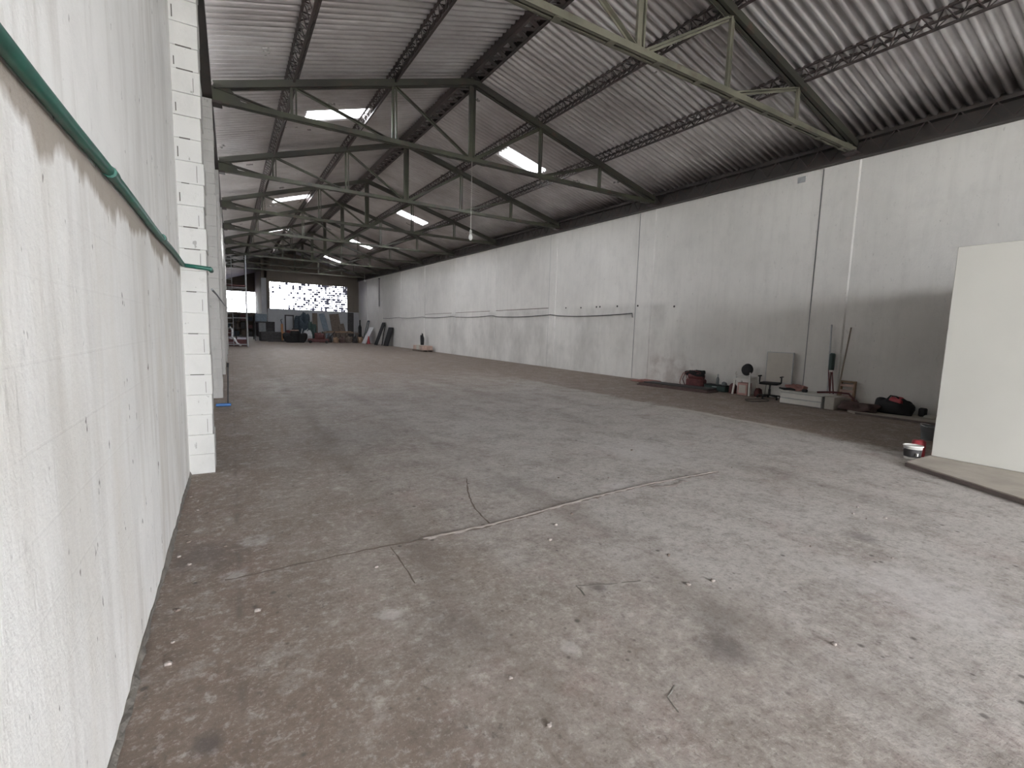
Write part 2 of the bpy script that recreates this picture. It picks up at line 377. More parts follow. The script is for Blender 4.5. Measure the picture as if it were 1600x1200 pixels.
# left wall (ends at Y 34 where the hall widens), thickness outward
def wall_x(name, x0, x1, y0, y1, mat, ztop):
    n = max(1, int((y1-y0)/3)); m = MB(); ys = [y0+(y1-y0)*i/n for i in range(n+1)]
    for i in range(n):
        a, b = ys[i], ys[i+1]
        vs = [(x0, a, -.05), (x1, a, -.05), (x1, b, -.05), (x0, b, -.05), (x0, a, ztop(a)), (x1, a, ztop(a)), (x1, b, ztop(b)), (x0, b, ztop(b))]
        fs = [(4, 5, 6, 7), (1, 2, 6, 5), (3, 0, 4, 7), (0, 3, 2, 1)]
        if i == 0: fs.append((0, 1, 5, 4))
        if i == n-1: fs.append((2, 3, 7, 6))
        m.add(vs, fs)
    return struct(m.build(name, mat))
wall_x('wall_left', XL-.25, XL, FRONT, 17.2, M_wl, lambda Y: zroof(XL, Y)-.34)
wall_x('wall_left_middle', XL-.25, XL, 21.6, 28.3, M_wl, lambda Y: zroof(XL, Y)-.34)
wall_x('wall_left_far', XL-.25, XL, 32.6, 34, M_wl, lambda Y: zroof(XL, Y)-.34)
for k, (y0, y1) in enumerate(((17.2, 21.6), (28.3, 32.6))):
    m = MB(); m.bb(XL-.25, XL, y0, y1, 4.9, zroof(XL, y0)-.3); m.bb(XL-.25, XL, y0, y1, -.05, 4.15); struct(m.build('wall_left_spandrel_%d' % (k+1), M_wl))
    portal((XL-.3, (y0+y1)/2, 4.52), .75, y1-y0, (0, -PI/2, 0))      # unseen side openings, added to bring daylight into the mid hall
wall_x('wall_right', XR, XR+.25, FRONT, YF+.3, M_wr, lambda Y: zroof(XR, Y)-.06)
wall_x('wall_far_left', -5.3, -5.05, 34, YE+.2, M_gable, lambda Y: zroof(-5.2, Y)-.05)
wall_x('wall_far_inner', 2.95, 3.2, YF, YE, M_gable, lambda Y: zroof(3.1, Y)-.04)
m = MB(); m.bb(-5.3, XL-.25, 33.8, 34, 0, 6.9); struct(m.build('wall_left_return', M_gable))
# front wall with the big open doorway (behind the camera)
def gable_wall(name, y0, y1, x0, x1, holes, mat, ztop):
    """wall across the hall cut into vertical strips round its holes (hx0,hx1,hz0,hz1)"""
    xs = sorted({x0, x1, XA if x0 < XA < x1 else x0, *[h[0] for h in holes], *[h[1] for h in holes]})
    m = MB()
    for a, b in zip(xs, xs[1:]):
        segs = [(-.05, None)]
        for h in holes:
            if h[0] <= a+1e-6 and h[1] >= b-1e-6: segs = [(-.05, h[2]), (h[3], None)]
        for lo, hi in segs:
            if hi is not None and hi <= lo: continue
            za_, zb_ = (ztop(a), ztop(b)) if hi is None else (hi, hi)
            vs = [(a, y0, lo), (b, y0, lo), (b, y1, lo), (a, y1, lo), (a, y0, za_), (b, y0, zb_), (b, y1, zb_), (a, y1, za_)]
            m.add(vs, [(4, 5, 6, 7), (0, 1, 5, 4), (1, 2, 6, 5), (2, 3, 7, 6), (3, 0, 4, 7), (0, 3, 2, 1)])
    return struct(m.build(name, mat))
gable_wall('wall_front', FRONT-.25, FRONT, XL-.25, XR+.25, [(DX0, DX1, -.05, DZ)], M_wr, lambda X: zroof(X, FRONT)-.03)
WX0, WX1, WZ0, WZ1 = 3.42, 11.0, 3.22, 5.93
# far wall: pale paint below the window sill, brown above darkened to look unlit
m = MB(); m.bb(2.7, XR, YF, YF+.25, -.05, WZ0-.02); struct(m.build('wall_far', M_wb))
m = MB()
for a, b in ((2.7, WX0), (WX1, XR)): m.bb(a, b, YF, YF+.25, WZ0-.02, WZ1)
for a, b in ((2.7, XA), (XA, XR)):
    vs = [(x_, y_, z_) for z_ in (0, 1) for x_, y_ in ((a, YF), (b, YF), (b, YF+.25), (a, YF+.25))]
    vs = [(x_, y_, WZ1 if k == 0 else zroof(x_, YF)-.03) for x_, y_, k in vs]
    m.add(vs, [(4, 5, 6, 7), (0, 1, 5, 4), (1, 2, 6, 5), (2, 3, 7, 6), (3, 0, 4, 7), (0, 3, 2, 1)])
struct(m.build('wall_far_gable', M_gable))
m = MB(); m.bb(2.68, 3.12, YF-.3, YF+.02, 2.0, 6.2); struct(m.build('trim_far_column', M_wb))
gable_wall('wall_end', YE, YE+.25, -5.3, 3.2, [(-1.3, 3.0, 3.2, 6.05)], M_gable, lambda X: zroof(X, YE)-.03)
# breeze-block screen in the far window
m = MB(); rnd = random.Random(3)
p = .21; nx = int((WX1-WX0)/p); nz = int((WZ1-WZ0)/p); px = (WX1-WX0)/nx; pz = (WZ1-WZ0)/nz
for i in range(nx+1): m.bb(WX0+i*px-.018, WX0+i*px+.018, YF+.06, YF+.16, WZ0, WZ1)
for k in range(nz+1): m.bb(WX0, WX1, YF+.065, YF+.155, WZ0+k*pz-.018, WZ0+k*pz+.018)
for i in range(nx):
    for k in range(nz):
        cx, cz = WX0+(i+.5)*px, WZ0+(k+.5)*pz; u_ = i/nx; q = rnd.random()
        dens = min(.85, .1+1.05*max(0, u_-.2)**.8)
        if q < dens:      # filled cells, more of them towards the right
            w_, h_ = rnd.uniform(.3, .55), rnd.uniform(.25, .5); m.bb(cx-px*w_, cx+px*w_, YF+.09, YF+.15, cz-pz*h_, cz+pz*h_)
M_breeze = simple('breeze_block', (.30, .29, .42), .9)
struct(m.build('window_1', M_breeze))
m = MB()
for i in range(10): m.bb(-1.3+i*.477-.03, -1.3+i*.477+.03, YE+.08, YE+.16, 3.2, 6.05)
for k in range(13): m.bb(-1.3, 3, YE+.0, YE+.4, 3.2+k*.237-.012, 3.2+k*.237+.012)
struct(m.build('window_2', M_breeze))

# ------------------------------------------------------------------ corrugated roof
PIT_C = .177
SK = [(-7.9, 'L'), (14.0, 'L'), (14.0, 'R'), (25.3, 'L'), (25.3, 'R'), (35.6, 'L'), (36.9, 'R'), (46.6, 'L'), (48.6, 'R')]
SXL, SXR = (1.85, 3.42), (7.82, 9.3)
def roof_strip(mb, x0, x1, y0, y1, off=0):
    n = int(round((y1-y0)/PIT_C*8)); vs = []; nx_ = max(1, int(abs(x1-x0)/1.2))
    for i in range(n+1):
        Y = y0+i*PIT_C/8
        for j in range(nx_+1):
            X = x0+(x1-x0)*j/nx_
            vs.append((X, Y, zroof(X, Y)+off+.04*max(-1, min(1, 1.9*math.sin(2*PI*(Y-FRONT)/PIT_C)))))
    w_ = nx_+1
    mb.add(vs, [(i*w_+j, i*w_+j+1, (i+1)*w_+j+1, (i+1)*w_+j) for i in range(n) for j in range(nx_)], True)
def snap(Y): return FRONT+round((Y-FRONT)/PIT_C)*PIT_C
Y0R, Y1R = snap(FRONT-.4), snap(YE+.4)
def slope(xs, mid, side):
    mb = MB()
    for a, b in zip(xs, xs[1:]):
        if (a, b) == mid:
            y = Y0R
            for yc, s_ in SK:
                if s_ != side: continue
                roof_strip(mb, a, b, y, snap(yc-.42)); y = snap(yc+.42)
            roof_strip(mb, a, b, y, Y1R)
        else: roof_strip(mb, a, b, Y0R, Y1R if side == 'R' or a > -1 else Y1R, off=.004 if xs.index(a) % 2 else 0)
    return mb
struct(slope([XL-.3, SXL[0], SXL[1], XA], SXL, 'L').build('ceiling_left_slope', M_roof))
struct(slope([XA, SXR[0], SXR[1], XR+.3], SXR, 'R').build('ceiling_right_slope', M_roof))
mb = MB(); roof_strip(mb, -5.4, XL-.3, 33.8, Y1R); struct(mb.build('ceiling_side_bay', M_roof))
m = MB()
for y0 in [FRONT-.4+k*8 for k in range(11)]:
    y1 = min(y0+8, YE+.4)
    for sx in (-1, 1):
        m.add([(XA, y0, zroof(XA, y0)+.05), (XA+sx*.3, y0, zroof(XA+sx*.3, y0)+.03), (XA+sx*.3, y1, zroof(XA+sx*.3, y1)+.03), (XA, y1, zroof(XA, y1)+.05)], [(0, 1, 2, 3)])
struct(m.build('trim_ridge_cap', M_roof))
for k, (yc, s_) in enumerate(SK):
    a, b = SXL if s_ == 'L' else SXR
    mb = MB(); roof_strip(mb, a, b, snap(yc-.42), snap(yc+.42), .006)
    struct(mb.build('window_%d' % (k+3), M_sky))
    xm = (a+b)/2; sl = math.atan2(zroof(b, yc)-zroof(a, yc), b-a)
    portal((xm, yc, zroof(xm, yc)+.06), b-a, .8, (0, -sl, 0))
# a last one in the far side bay
# ------------------------------------------------------------------ trusses
TY = [-.25, 5.55, 11.34, 16.58, 22.13, 27.58, 33.2, 38.8, 44.4, 50.0]
PX = [-.15, 1.27, 3.41, XA, 7.5, 9.66, 11.95]
ords = {1: 'olive steel roof truss nearest the camera, spanning the top right of the photo',
        2: 'olive steel roof truss with the hanging bulb on its king post, second from the camera',
        3: 'dark olive roof truss third from the camera, behind the truss with the bulb',
        4: 'dark roof truss fourth from the camera, above the middle of the right wall',
        5: 'dark roof truss fifth from the camera, between the second and third pairs of rooflights',
        6: 'dark roof truss sixth from the camera, in front of the third pair of rooflights',
        7: 'dark roof truss seventh from the camera, third from the far wall',
        8: 'thin lit roof truss eighth from the camera, second from the far wall',
        9: 'dark roof truss last in the hall, closest to the far wall',
        0: 'olive roof truss above and behind the camera over the open doorway'}
def truss(k, Y):
    if k == 0: return   # over the doorway, out of the frame
    zb = 5.84+ze(Y)
    t_ = thing('roof_truss', ords[k], 'roof truss', ((PX[0]+PX[-1])/2, Y, zb), 0, 'roof trusses across the hall')
    cx, cy, cz = t_.location
    P_ = lambda x_, z_, dy=0: (x_-cx, dy, z_-cz)
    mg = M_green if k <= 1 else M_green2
    # bottom chord: two channels back to back with batten plates
    m = MB(); a, b = PX[0]-.1, PX[-1]
    for s_ in (-1, 1):
        m.bar(P_(a, zb, s_*.065), P_(b, zb, s_*.065), .012, .10)
        m.bar(P_(a, zb-.045, s_*.045), P_(b, zb-.045, s_*.045), .05, .01)
        m.bar(P_(a, zb+.045, s_*.045), P_(b, zb+.045, s_*.045), .05, .01)
    x_ = a+.3
    while x_ < b: m.bar(P_(x_-.06, zb-.055), P_(x_+.06, zb-.055), .13, .008); x_ += .95
    m.build('bottom_chord', mg, t_)
    zt = [zchord(x_, Y) for x_ in PX]
    zt[-1] = zchord(PX[-1], Y)
    for lo, hi, nm in ((0, 3, 'left'), (3, 6, 'right')):
        m = MB()
        for s_ in (-1, 1):
            m.bar(P_(PX[lo], zt[lo], s_*.08), P_(PX[hi], zt[hi], s_*.08), .012, .14)
            m.bar(P_(PX[lo], zt[lo]+.05, s_*.05), P_(PX[hi], zt[hi]+.05, s_*.05), .07, .01)
            m.bar(P_(PX[lo], zt[lo]-.05, s_*.05), P_(PX[hi], zt[hi]-.06, s_*.05), .07, .01)
        m.build('top_chord', M_top, t_)
    for i in (1, 2, 3, 4, 5):
        m = MB(); wd = .045 if i != 3 else .075
        m.bar(P_(PX[i]-wd, zb, .0), P_(PX[i]-wd, zt[i], 0), .05, .05)
        m.bar(P_(PX[i]+wd, zb, .03), P_(PX[i]+wd, zt[i], .03), .03, .05)
        if i == 3: m.bar(P_(PX[i], zb, .05), P_(PX[i], zt[i], .05), .12, .01)
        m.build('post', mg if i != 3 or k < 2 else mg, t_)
    for i, j in ((0, 1), (1, 2), (2, 3), (6, 5), (5, 4), (4, 3)):
        m = MB(); m.bar(P_(PX[i], zt[i]-.03), P_(PX[j], zb), .08, .012); m.bar(P_(PX[i], zt[i]-.03, .03), P_(PX[j], zb, .03), .012, .08)
        m.build('diagonal', mg, t_)
    for sx, i in ((1, 0), (-1, 6)):
        m = MB(); x0 = PX[i]
        za_ = zb-.07; x1 = x0+sx*.45
        pts = [(x0-sx*.1, za_), (x1+sx*.12, za_+.02), (x0+sx*.22, zchord(x0+sx*.22, Y)), (x0-sx*.1, zchord(x0, Y)-.02)]
        vs = [P_(x_, z_, d) for d in (-.012, .012) for x_, z_ in pts]
        m.add(vs, [(3, 2, 1, 0), (4, 5, 6, 7)]+[(q, (q+1) % 4, 4+(q+1) % 4, 4+q) for q in range(4)])
        m.build('gusset', M_green2, t_)
    # bearing shoe on the wall head
    for x_ in (PX[0]-.05, PX[-1]-.02):
        m = MB(); m.box(P_(x_, zb-.07), (.36, .24, .05)); m.box(P_(x_, zb+.02), (.2, .02, .2)); m.build('bearing_plate', M_rust, t_)
for k, Y in enumerate(TY): truss(k, Y)

# ------------------------------------------------------------------ lattice purlins, ridge and eave beams along the hall
def along(name, label, cat, xs, parts):
    o = thing(name, label, cat, (xs, 2, zchord(xs, 2)+.1)); bx, by, bz = o.location
    return o, (lambda X, Y, dz: (X-bx, Y-by, zchord(X, Y)+dz-bz))
YS = [FRONT+.05, -.25]+[TY[i] for i in range(1, 10)]+[YF-.05]
def purlin(X, label, wd=.1, dep=.22, lace=.3, rod=.016, name='lattice_purlin', cat='purlin', mat=None):
    mat = mat or M_rust
    o, P_ = along(name, label, cat, X, None)
    for s_ in (-1, 1):
        m = MB()
        for a, b in zip(YS, YS[1:]): m.bar(P_(X+s_*wd, a, .27-.02), P_(X+s_*wd, b, .27-.02), .045, .04)
        m.build('top_chord', mat, o)
    m = MB()
    for a, b in zip(YS, YS[1:]): m.bar(P_(X, a, .27-dep), P_(X, b, .27-dep), .04, .035)
    m.build('bottom_chord', mat, o)
    m = MB(); Y = YS[0]; up_ = True
    while Y < YF-.4:
        Y2 = Y+lace/2
        for s_ in (-1, 1):
            a = P_(X+s_*wd, Y, .25) if up_ else P_(X, Y, .27-dep); b = P_(X, Y2, .27-dep) if up_ else P_(X+s_*wd, Y2, .25)
            m.bar(a, b, rod, rod)
        m.bar(P_(X-wd if up_ else X+wd, Y, .26), P_(X+wd if up_ else X-wd, Y2, .26), rod, rod)
        Y = Y2; up_ = not up_
    m.build('lacing', mat, o)
purlin(PX[1], 'rusty lattice purlin on the left roof slope, closest to the left eave', .12, .24)
purlin(PX[2], 'rusty lattice purlin high on the left roof slope, just left of the ridge', .09, .26)
purlin(PX[4], 'rusty lattice purlin high on the right roof slope, just right of the ridge')
purlin(PX[5], 'rusty lattice purlin low on the right roof slope, closest to the right eave')
# ridge: two deep channels with lacing between
o, P_ = along('ridge_beam', 'wide dark double ridge beam running the length of the hall under the roof peak', 'ridge beam', XA, None)
for s_ in (-1, 1):
    m = MB()
    for a, b in zip(YS, YS[1:]):
        z_ = zchord(XA, a)
        A = Vector(P_(XA, a, .13)); B = Vector(P_(XA, b, .13)); d = Vector((s_*.19, 0, 0))
        m.bar(A+d, B+d, .02, .22); m.bar(A+d*.85+Vector((0, 0, -.1)), B+d*.85+Vector((0, 0, -.1)), .07, .012)
    m.build('side_channel', M_rust, o)
m = MB(); Y = YS[0]; s_ = 1
while Y < YF-.4:
    A = Vector(P_(XA, Y, .04))+Vector((s_*.18, 0, 0)); B = Vector(P_(XA, Y+.22, .04))-Vector((s_*.18, 0, 0)); m.bar(A, B, .10, .012); Y += .22; s_ = -s_
m.build('lacing', M_rust, o)
def eave(X, label, y1, top=.36, bot=-.24):
    o, P_ = along('eave_beam', label, 'eave beam', X, None)
    ys = [y for y in YS if y < y1]+[y1]
    sgn = 1 if X < 5 else -1
    for nm, dz, h_ in (('top_flange', top-.2, .07), ('bottom_flange', bot+.03, .06)):
        m = MB()
        for a, b in zip(ys, ys[1:]): m.bar(P_(X, a, dz), P_(X, b, dz), .18, h_)
        m.build(nm, M_eave, o)
    m = MB()
    for a, b in zip(ys, ys[1:]): m.bar(Vector(P_(X, a, (top+bot)/2))+Vector((-sgn*.07, 0, 0)), Vector(P_(X, b, (top+bot)/2))+Vector((-sgn*.07, 0, 0)), .015, (top-bot))
    m.build('web', M_eave, o)
    m = MB(); Y = ys[0]; u_ = True
    while Y < y1-.4:
        A = Vector(P_(X, Y, bot+.05 if u_ else top-.2)); B = Vector(P_(X, Y+.25, top-.2 if u_ else bot+.05)); off = Vector((sgn*.06, 0, 0))
        m.bar(A+off, B+off, .02, .02); Y += .25; u_ = not u_
    m.build('lacing', M_rust, o)
eave(12.08, 'dark rusty eave beam along the top of the right wall', YF-.05)
eave(-.27, 'dark rusty eave beam along the top of the left wall', 34, .08)

# ------------------------------------------------------------------ pillars
def block_pillar(k, y0, y1, x1, ztop, mat, hollow=False):
    m = MB(); rnd = random.Random(k+11); z = 0; i = 0
    while z < ztop:
        h = min(.2, ztop-z); j = rnd.uniform(-.009, .007); e = rnd.uniform(-.003, .003)
        m.bb(XL-.02, x1+j, y0+e, y1, z+.0015, z+h-.001, b=.0035)
        z += h; i += 1
    m.bb(XL-.02, x1-.009, y0+.009, y1, 0, ztop)
    o = struct(m.build('trim_pillar_left_%d' % k, mat))
    if hollow:        # gaps and open head joints in the front blocks
        q = MB(); z = .2; i = 0
        while z < ztop-.2:
            if rnd.random() < .4: q.bb(XL+.04, XL+.04+rnd.uniform(.06, .13), y0-.0065, y0+.01, z-.004, z+.003+rnd.uniform(0, .003))
            if i % 2 == 0 and z > 2.2: q.bb(XL+.02, XL+.028, y0-.0065, y0+.01, z+.03, z+.03+rnd.uniform(.06, .12))
            if i % 2 == 1 and rnd.random() < .8: q.bb(x1-.052, x1-.049, y0-.0062, y0+.01, z+.02, z+rnd.uniform(.1, .17))
            z += .2; i += 1
        q.build('mortar_gap', M_joint, o)
block_pillar(1, 5.5, 5.9, -.185, 5.66, M_pil, True)
for k, y in enumerate((11.14, 16.38, 21.93, 27.38, 33.0)): block_pillar(k+2, y, y+.4, -.185, 5.77+ze(y), M_pil2)
# right wall pilasters (shallow), grooves and belts
for k, (y0, y1) in enumerate(((5.46, 6.24), (11.36, 12.08), (16.85, 17.36), (22.3, 22.9), (27.6, 28.1), (33.1, 33.6), (38.7, 39.2), (44.3, 44.8), (49.9, 50.4))):
    m = MB(); m.bb(XR-.032, XR+.02, y0, y1, 0, 5.72+ze(y0), b=.028); o = struct(m.build('trim_pilaster_right_%d' % (k+1), M_wr))
    q = MB(); q.bb(XR-.012, XR+.01, y1+.005, y1+.017, 0.02, 5.68+ze(y0)); q.build('movement_joint', M_grey, o)
    m = MB(); m.bb(XR-.03, XR+.02, y0-2.6, y0-2.35, 0, 5.6) 
m = MB()
for y0, y1 in ((17.4, 22.25), (22.95, 27.5), (28.2, 33.0)): m.bb(XR-.012, XR+.01, y0, y1, 2.62, 2.645)
struct(m.build('trim_belt_right', M_crack))
# baseboard-like cement fillet along the left wall
m = MB(); rnd = random.Random(5); Y = FRONT; prev = .03
vs = []; n = 220
for i in range(n+1):
    Y = FRONT+(5.5-FRONT)*i/n; h = .028+.01*math.sin(i*.4)+rnd.uniform(-.008, .008); d = .016+.006*math.sin(i*.27)+rnd.uniform(-.006, .006)
    vs += [(XL-.01, Y, h), (XL+.006, Y, h), (XL+d, Y, .002), (XL-.01, Y, .0)]
m.add(vs, [(i*4+a, i*4+a+1, i*4+a+5, i*4+a+4) for i in range(n) for a in range(3)]); struct(m.build('baseboard_left', M_cement))
# partition box (small office), its step, and the curb by the right wall
m = MB(); m.bb(7.8, XR-.02, FRONT+.02, 2.32, .06, 2.72, b=.006); struct(m.build('wall_partition', M_part))
m = MB(); m.prism([(7.1, 2.335), (5.0, -1.5), (5.0, -2.2), (12.15, -2.2), (12.15, 2.335)], 0.001, .058)
o = struct(m.build('trim_step', M_step))
m = MB(); m.bar((7.09, 2.34, .024), (5.0, -1.5, .024), .012, .044); m.build('riser', M_step2, o)
m = MB(); m.prism([(11.28, 3.2), (11.22, 4.65), (11.45, 4.9), (12.15, 4.95), (12.15, 2.36), (11.3, 2.36)], 0, .05); o = struct(m.build('trim_curb_right', M_step))
m = MB(); m.bar((11.275, 3.2, .022), (11.215, 4.65, .022), .012, .04); m.build('riser', M_step2, o)

# ------------------------------------------------------------------ floor crack with mortar ridge
def ribbon(pts, wfun, z0, mat, name, seed, jit=.008, parent=None, hgt=.004):
    rnd = random.Random(seed); P2 = []
    for (a, b) in zip(pts, pts[1:]):
        L = (Vector(b)-Vector(a)).length; k = max(2, int(L/.05))
        for i in range(k): P2.append(Vector(a).lerp(Vector(b), i/k))
    P2.append(Vector(pts[-1])); vs = []
    for i, p in enumerate(P2):
        d = (P2[min(i+1, len(P2)-1)]-P2[max(i-1, 0)]).normalized(); nn = Vector((-d.y, d.x)); w_ = wfun(i/len(P2))*rnd.uniform(.6, 1.4); c_ = p+nn*rnd.uniform(-jit, jit)
        for s_, z_ in ((-1, z0), (-.4, z0+hgt), (.4, z0+hgt), (1, z0)): vs.append((c_.x+nn.x*w_*s_, c_.y+nn.y*w_*s_, z_))
    m = MB(); m.add(vs, [(i*4+a, i*4+a+1, i*4+a+5, i*4+a+4) for i in range(len(P2)-1) for a in range(3)], True)
    return m.build(name, mat, parent)
main = [(-.08, 3.10), (.19, 3.11), (.69, 3.12), (1.14, 3.09), (1.65, 3.09), (2.24, 3.15), (2.79, 3.21), (3.59, 3.26), (4.07, 3.25), (4.67, 3.23)]
o = struct(ribbon(main[3:], lambda u_: .024 if u_ < .85 else .01, .0005, M_mortar, 'trim_floor_joint', 1, .008, None, .009))
ribbon([(x_, y_-.016) for x_, y_ in main], lambda u_: .007 if u_ < .25 else .014, .003, M_crack, 'crack', 2, .007, o, .0015)
ribbon([(2.02, 4.22), (1.85, 3.83), (1.73, 3.45), (1.70, 3.12)], lambda u_: .006, .001, M_crack, 'crack', 3, .004, o, .0015)
ribbon([(.9, 3.07), (.9, 2.81), (.89, 2.54)], lambda u_: .004, .001, M_crack, 'crack', 4, .003, o, .0015)
ribbon([(3.55, 3.16), (3.8, 3.12), (4.05, 3.17)], lambda u_: .03, .001, M_mortar, 'crack', 5, .02, o, .004)
ribbon([(1.71, 1.96), (1.73, 2.07), (1.80, 2.03), (1.97, 1.97)], lambda u_: .005, .001, M_cement, 'crack', 6, .006, o, .0015)
ribbon([(2.0, 1.97), (2.12, 1.93)], lambda u_: .006, .001, M_cement, 'crack', 7, .006, o, .0015)
ribbon([(1.5, 1.12), (1.52, 1.2), (1.6, 1.23)], lambda u_: .004, .001, M_cement, 'crack', 8, .004, o, .0015)
# crumbs of mortar on the floor
for i in range(46):
    rr = random.Random(100+i); X, Y = rr.uniform(-.33, 5.2), rr.uniform(.9, 5.2)
    if i < 14: X = XL+rr.uniform(.05, .13)
    s_ = rr.uniform(.006, .014); m = MB(); m.blob((0, 0, 0), (s_*2.2, s_*1.7, s_), i, .3, 8, 5)
    q = m.build('mortar_crumb', M_mortar if i % 3 else M_crack); q.location = (X, Y, .0005)
    tag(q, 'small crumb of mortar or dirt lying on the concrete floor', 'rubble', 'crumbs scattered on the floor')

# ------------------------------------------------------------------ green pipe on the left wall
o = thing('green_pipe', 'long green painted pipe running along the whitewashed left wall and round the first pillar', 'pipe', (XL+.02, 2, 2.055))
ox, oy, oz = o.location
m = MB(); m.tube([(XL+.022-ox, y-oy, 2.055-oz+.006*math.sin(y*3)) for y in [-1+k*.32 for k in range(21)]]+[(XL+.025-ox, 5.44-oy, 2.045-oz), (XL+.045-ox, 5.478-oy, 2.042-oz), (-.19-ox, 5.478-oy, 2.03-oz), (-.155-ox, 5.48-oy, 2.025-oz)], .019, 10); m.build('pipe_run', M_pipe, o)
m = MB(); m.tube([(-.16-ox, 5.47-oy, 2.027-oz), (-.155-ox, 5.62-oy, 2.022-oz)], .021, 10); m.build('elbow', M_pipe, o)
for y in (2.35, 3.9):
    m = MB(); m.tube([(XL+.026-ox, y-oy, 2.055-oz), (XL+.026-ox, y+.07-oy, 2.055-oz)], .0225, 10); m.build('coupling', M_pipe, o)
m = MB(); m.tube([(-.165, 5.92, 1.86), (-.17, 8.5, 1.93), (-.17, 11.12, 1.98), (-.168, 13.5, 2.02), (-.168, 18.0, 2.1)], .012, 6)
tag(m.build('conduit', M_grey), 'thin grey-green conduit strung between the left pillars behind the first one', 'conduit')
# cable along the right wall
m = MB(); pts = []
for y0, y1, z0 in ((12.15, 17.1, 2.29), (17.1, 22.6, 2.33), (22.6, 27.9, 2.38), (27.9, 33.4, 2.42), (33.4, 39, 2.46), (39, 44.6, 2.5)):
    for i in range(8):
        u_ = i/8; pts.append((XR-.085, y0+(y1-y0)*u_, z0-.06*math.sin(PI*u_)))
m.tube([(XR-.085, 12.13, 2.15)]+pts, .016, 6)
tag(m.build('wall_cable', M_dark), 'dark cable sagging along the right wall at head height', 'cable')
for i, (y, z_) in enumerate(((11.95, 2.55), (13.0, 2.57), (13.95, 2.58), (14.15, 2.58), (15.1, 2.58), (16.1, 2.6), (10.4, 2.48))):
    m = MB(); m.lathe([(.03, 0), (.035, .012), (.02, .02)], n=10, M=Matrix.Rotation(-PI/2, 3, 'Y')); q = m.build('wall_anchor', M_dark); q.location = (XR-.001 if y != 11.95 else XR-.033, y, z_)
    tag(q, 'small dark bolt head in the right wall above the sagging cable' if y > 11 else 'single small dark bolt head on the plain right wall panel, right of the cable end', 'bolt', 'bolt heads above the cable' if y > 11 else None)
m = MB(); m.box((0, 0, 0), (.04, .1, 2.6)); m.box((0, 0, 1.3), (.1, .2, .1)); q = m.build('downpipe', M_dark); q.location = (XR-.055, 45.3, 4.9); tag(q, 'dark downpipe on the right wall near the far end', 'downpipe')
m = MB(); m.bb(-.012, .0, -.09, .09, -.07, .07); q = m.build('wall_patch', M_lgrey); q.location = (XR-.001, 6.75, 5.45); tag(q, 'small grey square plate high on the right wall beside the first pilaster', 'plate')

# ------------------------------------------------------------------ hanging bulb
o = thing('pendant_bulb', 'white bulb hanging on a long flex from the second truss', 'lamp', (5.38, 11.28, 3.9))
m = MB(); m.tube([(.0, 0, .2), (0.002, 0, 1.0), (.0, .0, 1.9)], .006, 6); m.build('flex', M_cord, o)
m = MB(); m.lathe([(.02, .2), (.032, .17), (.032, .10), (.02, .09)], n=12); m.build('socket', M_white, o)
m = MB(); m.lathe([(.018, .1), (.035, .07), (.05, .03), (.05, -.01), (.035, -.05), (.01, -.065)], n=14); m.build('bulb', M_bulb, o)
o = thing('pendant_bulb', 'tiny bulb hanging near the far end of the right wall', 'lamp', (11.2, 47.0, 6.05))
m = MB(); m.tube([(0, 0, .1), (0, 0, .75)], .012, 6); m.build('flex', M_cord, o)
m = MB(); m.lathe([(.04, .12), (.08, .06), (.1, 0), (.07, -.08), (.02, -.1)], n=12); m.build('bulb', M_bulb, o)

# ------------------------------------------------------------------ things by the right wall
# stack of long brown mats
o = thing('mat_stack', 'low stack of long brown mats lying on the floor by the right wall', 'mat stack', (11.25, 9.35, 0))
m = MB(); d = Vector((.35, -2.3, 0)).normalized(); a0 = math.atan2(d.y, d.x)
def slabs(mb, items):
    for cx_, cy_, cz_, l_, w_, h_, r_ in items: mb.box((cx_, cy_, cz_), (l_, w_, h_), rz=r_, b=.008)
slabs(m, [(0, 0, .02, 2.3, .62, .04, a0), (.03, .02, .06, 2.2, .58, .035, a0+.03)]); m.build('lower_mat', M_brownmat, o)
m = MB(); slabs(m, [(.06, -.05, .095, 2.1, .5, .03, a0-.03)]); m.build('upper_mat', M_dark, o)
m = MB(); m.blob((0, 0, 0), (.5, 1.1, .07), 3, .25); q = m.build('floor_cloth', M_pinkred); q.location = (11.75, 10.9, 0); tag(q, 'crumpled reddish cloth on the floor at the far end of the brown mats', 'cloth')
# dark machine with hose loops
o = thing('portable_machine', 'dark red and black portable machine with a carrying hoop beside the brown mats', 'machine', (11.9, 9.15, 0), .2)
m = MB(); m.box((0, 0, .16), (.34, .5, .24), b=.03); m.lathe([(.1, -.22), (.13, -.2), (.13, .2), (.1, .22)], (0, 0, .36), 14, M=Matrix.Rotation(PI/2, 3, 'X')); m.build('body', M_darkred, o)
m = MB(); m.blob((0, .02, .36), (.3, .52, .16), 8, .3); m.build('cover', M_black, o)
m = MB(); m.tube([(-.12, .28, .05), (-.14, .36, .25), (-.12, .3, .45), (-.1, .1, .53), (-.1, -.15, .5), (-.12, -.27, .3), (-.13, -.27, .04)], .014, 8); m.build('handle', M_darkred, o)
m = MB(); m.tube([(.0+.22*math.cos(q/12*2*PI), .4+.03*math.sin(q), .24+.2*math.sin(q/12*2*PI)) for q in range(13)], .014, 6); m.build('hose', M_pinkred, o)
o = thing('tool_case', 'long dark green tool case on the floor between the dark machine and the step stool', 'tool case', (11.95, 8.45, 0))
m = MB(); m.box((0, 0, .085), (.3, .7, .15), b=.015); m.build('body', M_dgreen, o)
m = MB(); m.box((0, 0, .172), (.3, .71, .02), b=.004); m.build('lid', M_black, o)
m = MB(); m.box((-.155, 0, .13), (.012, .14, .02)); m.build('latch', M_lgrey, o)
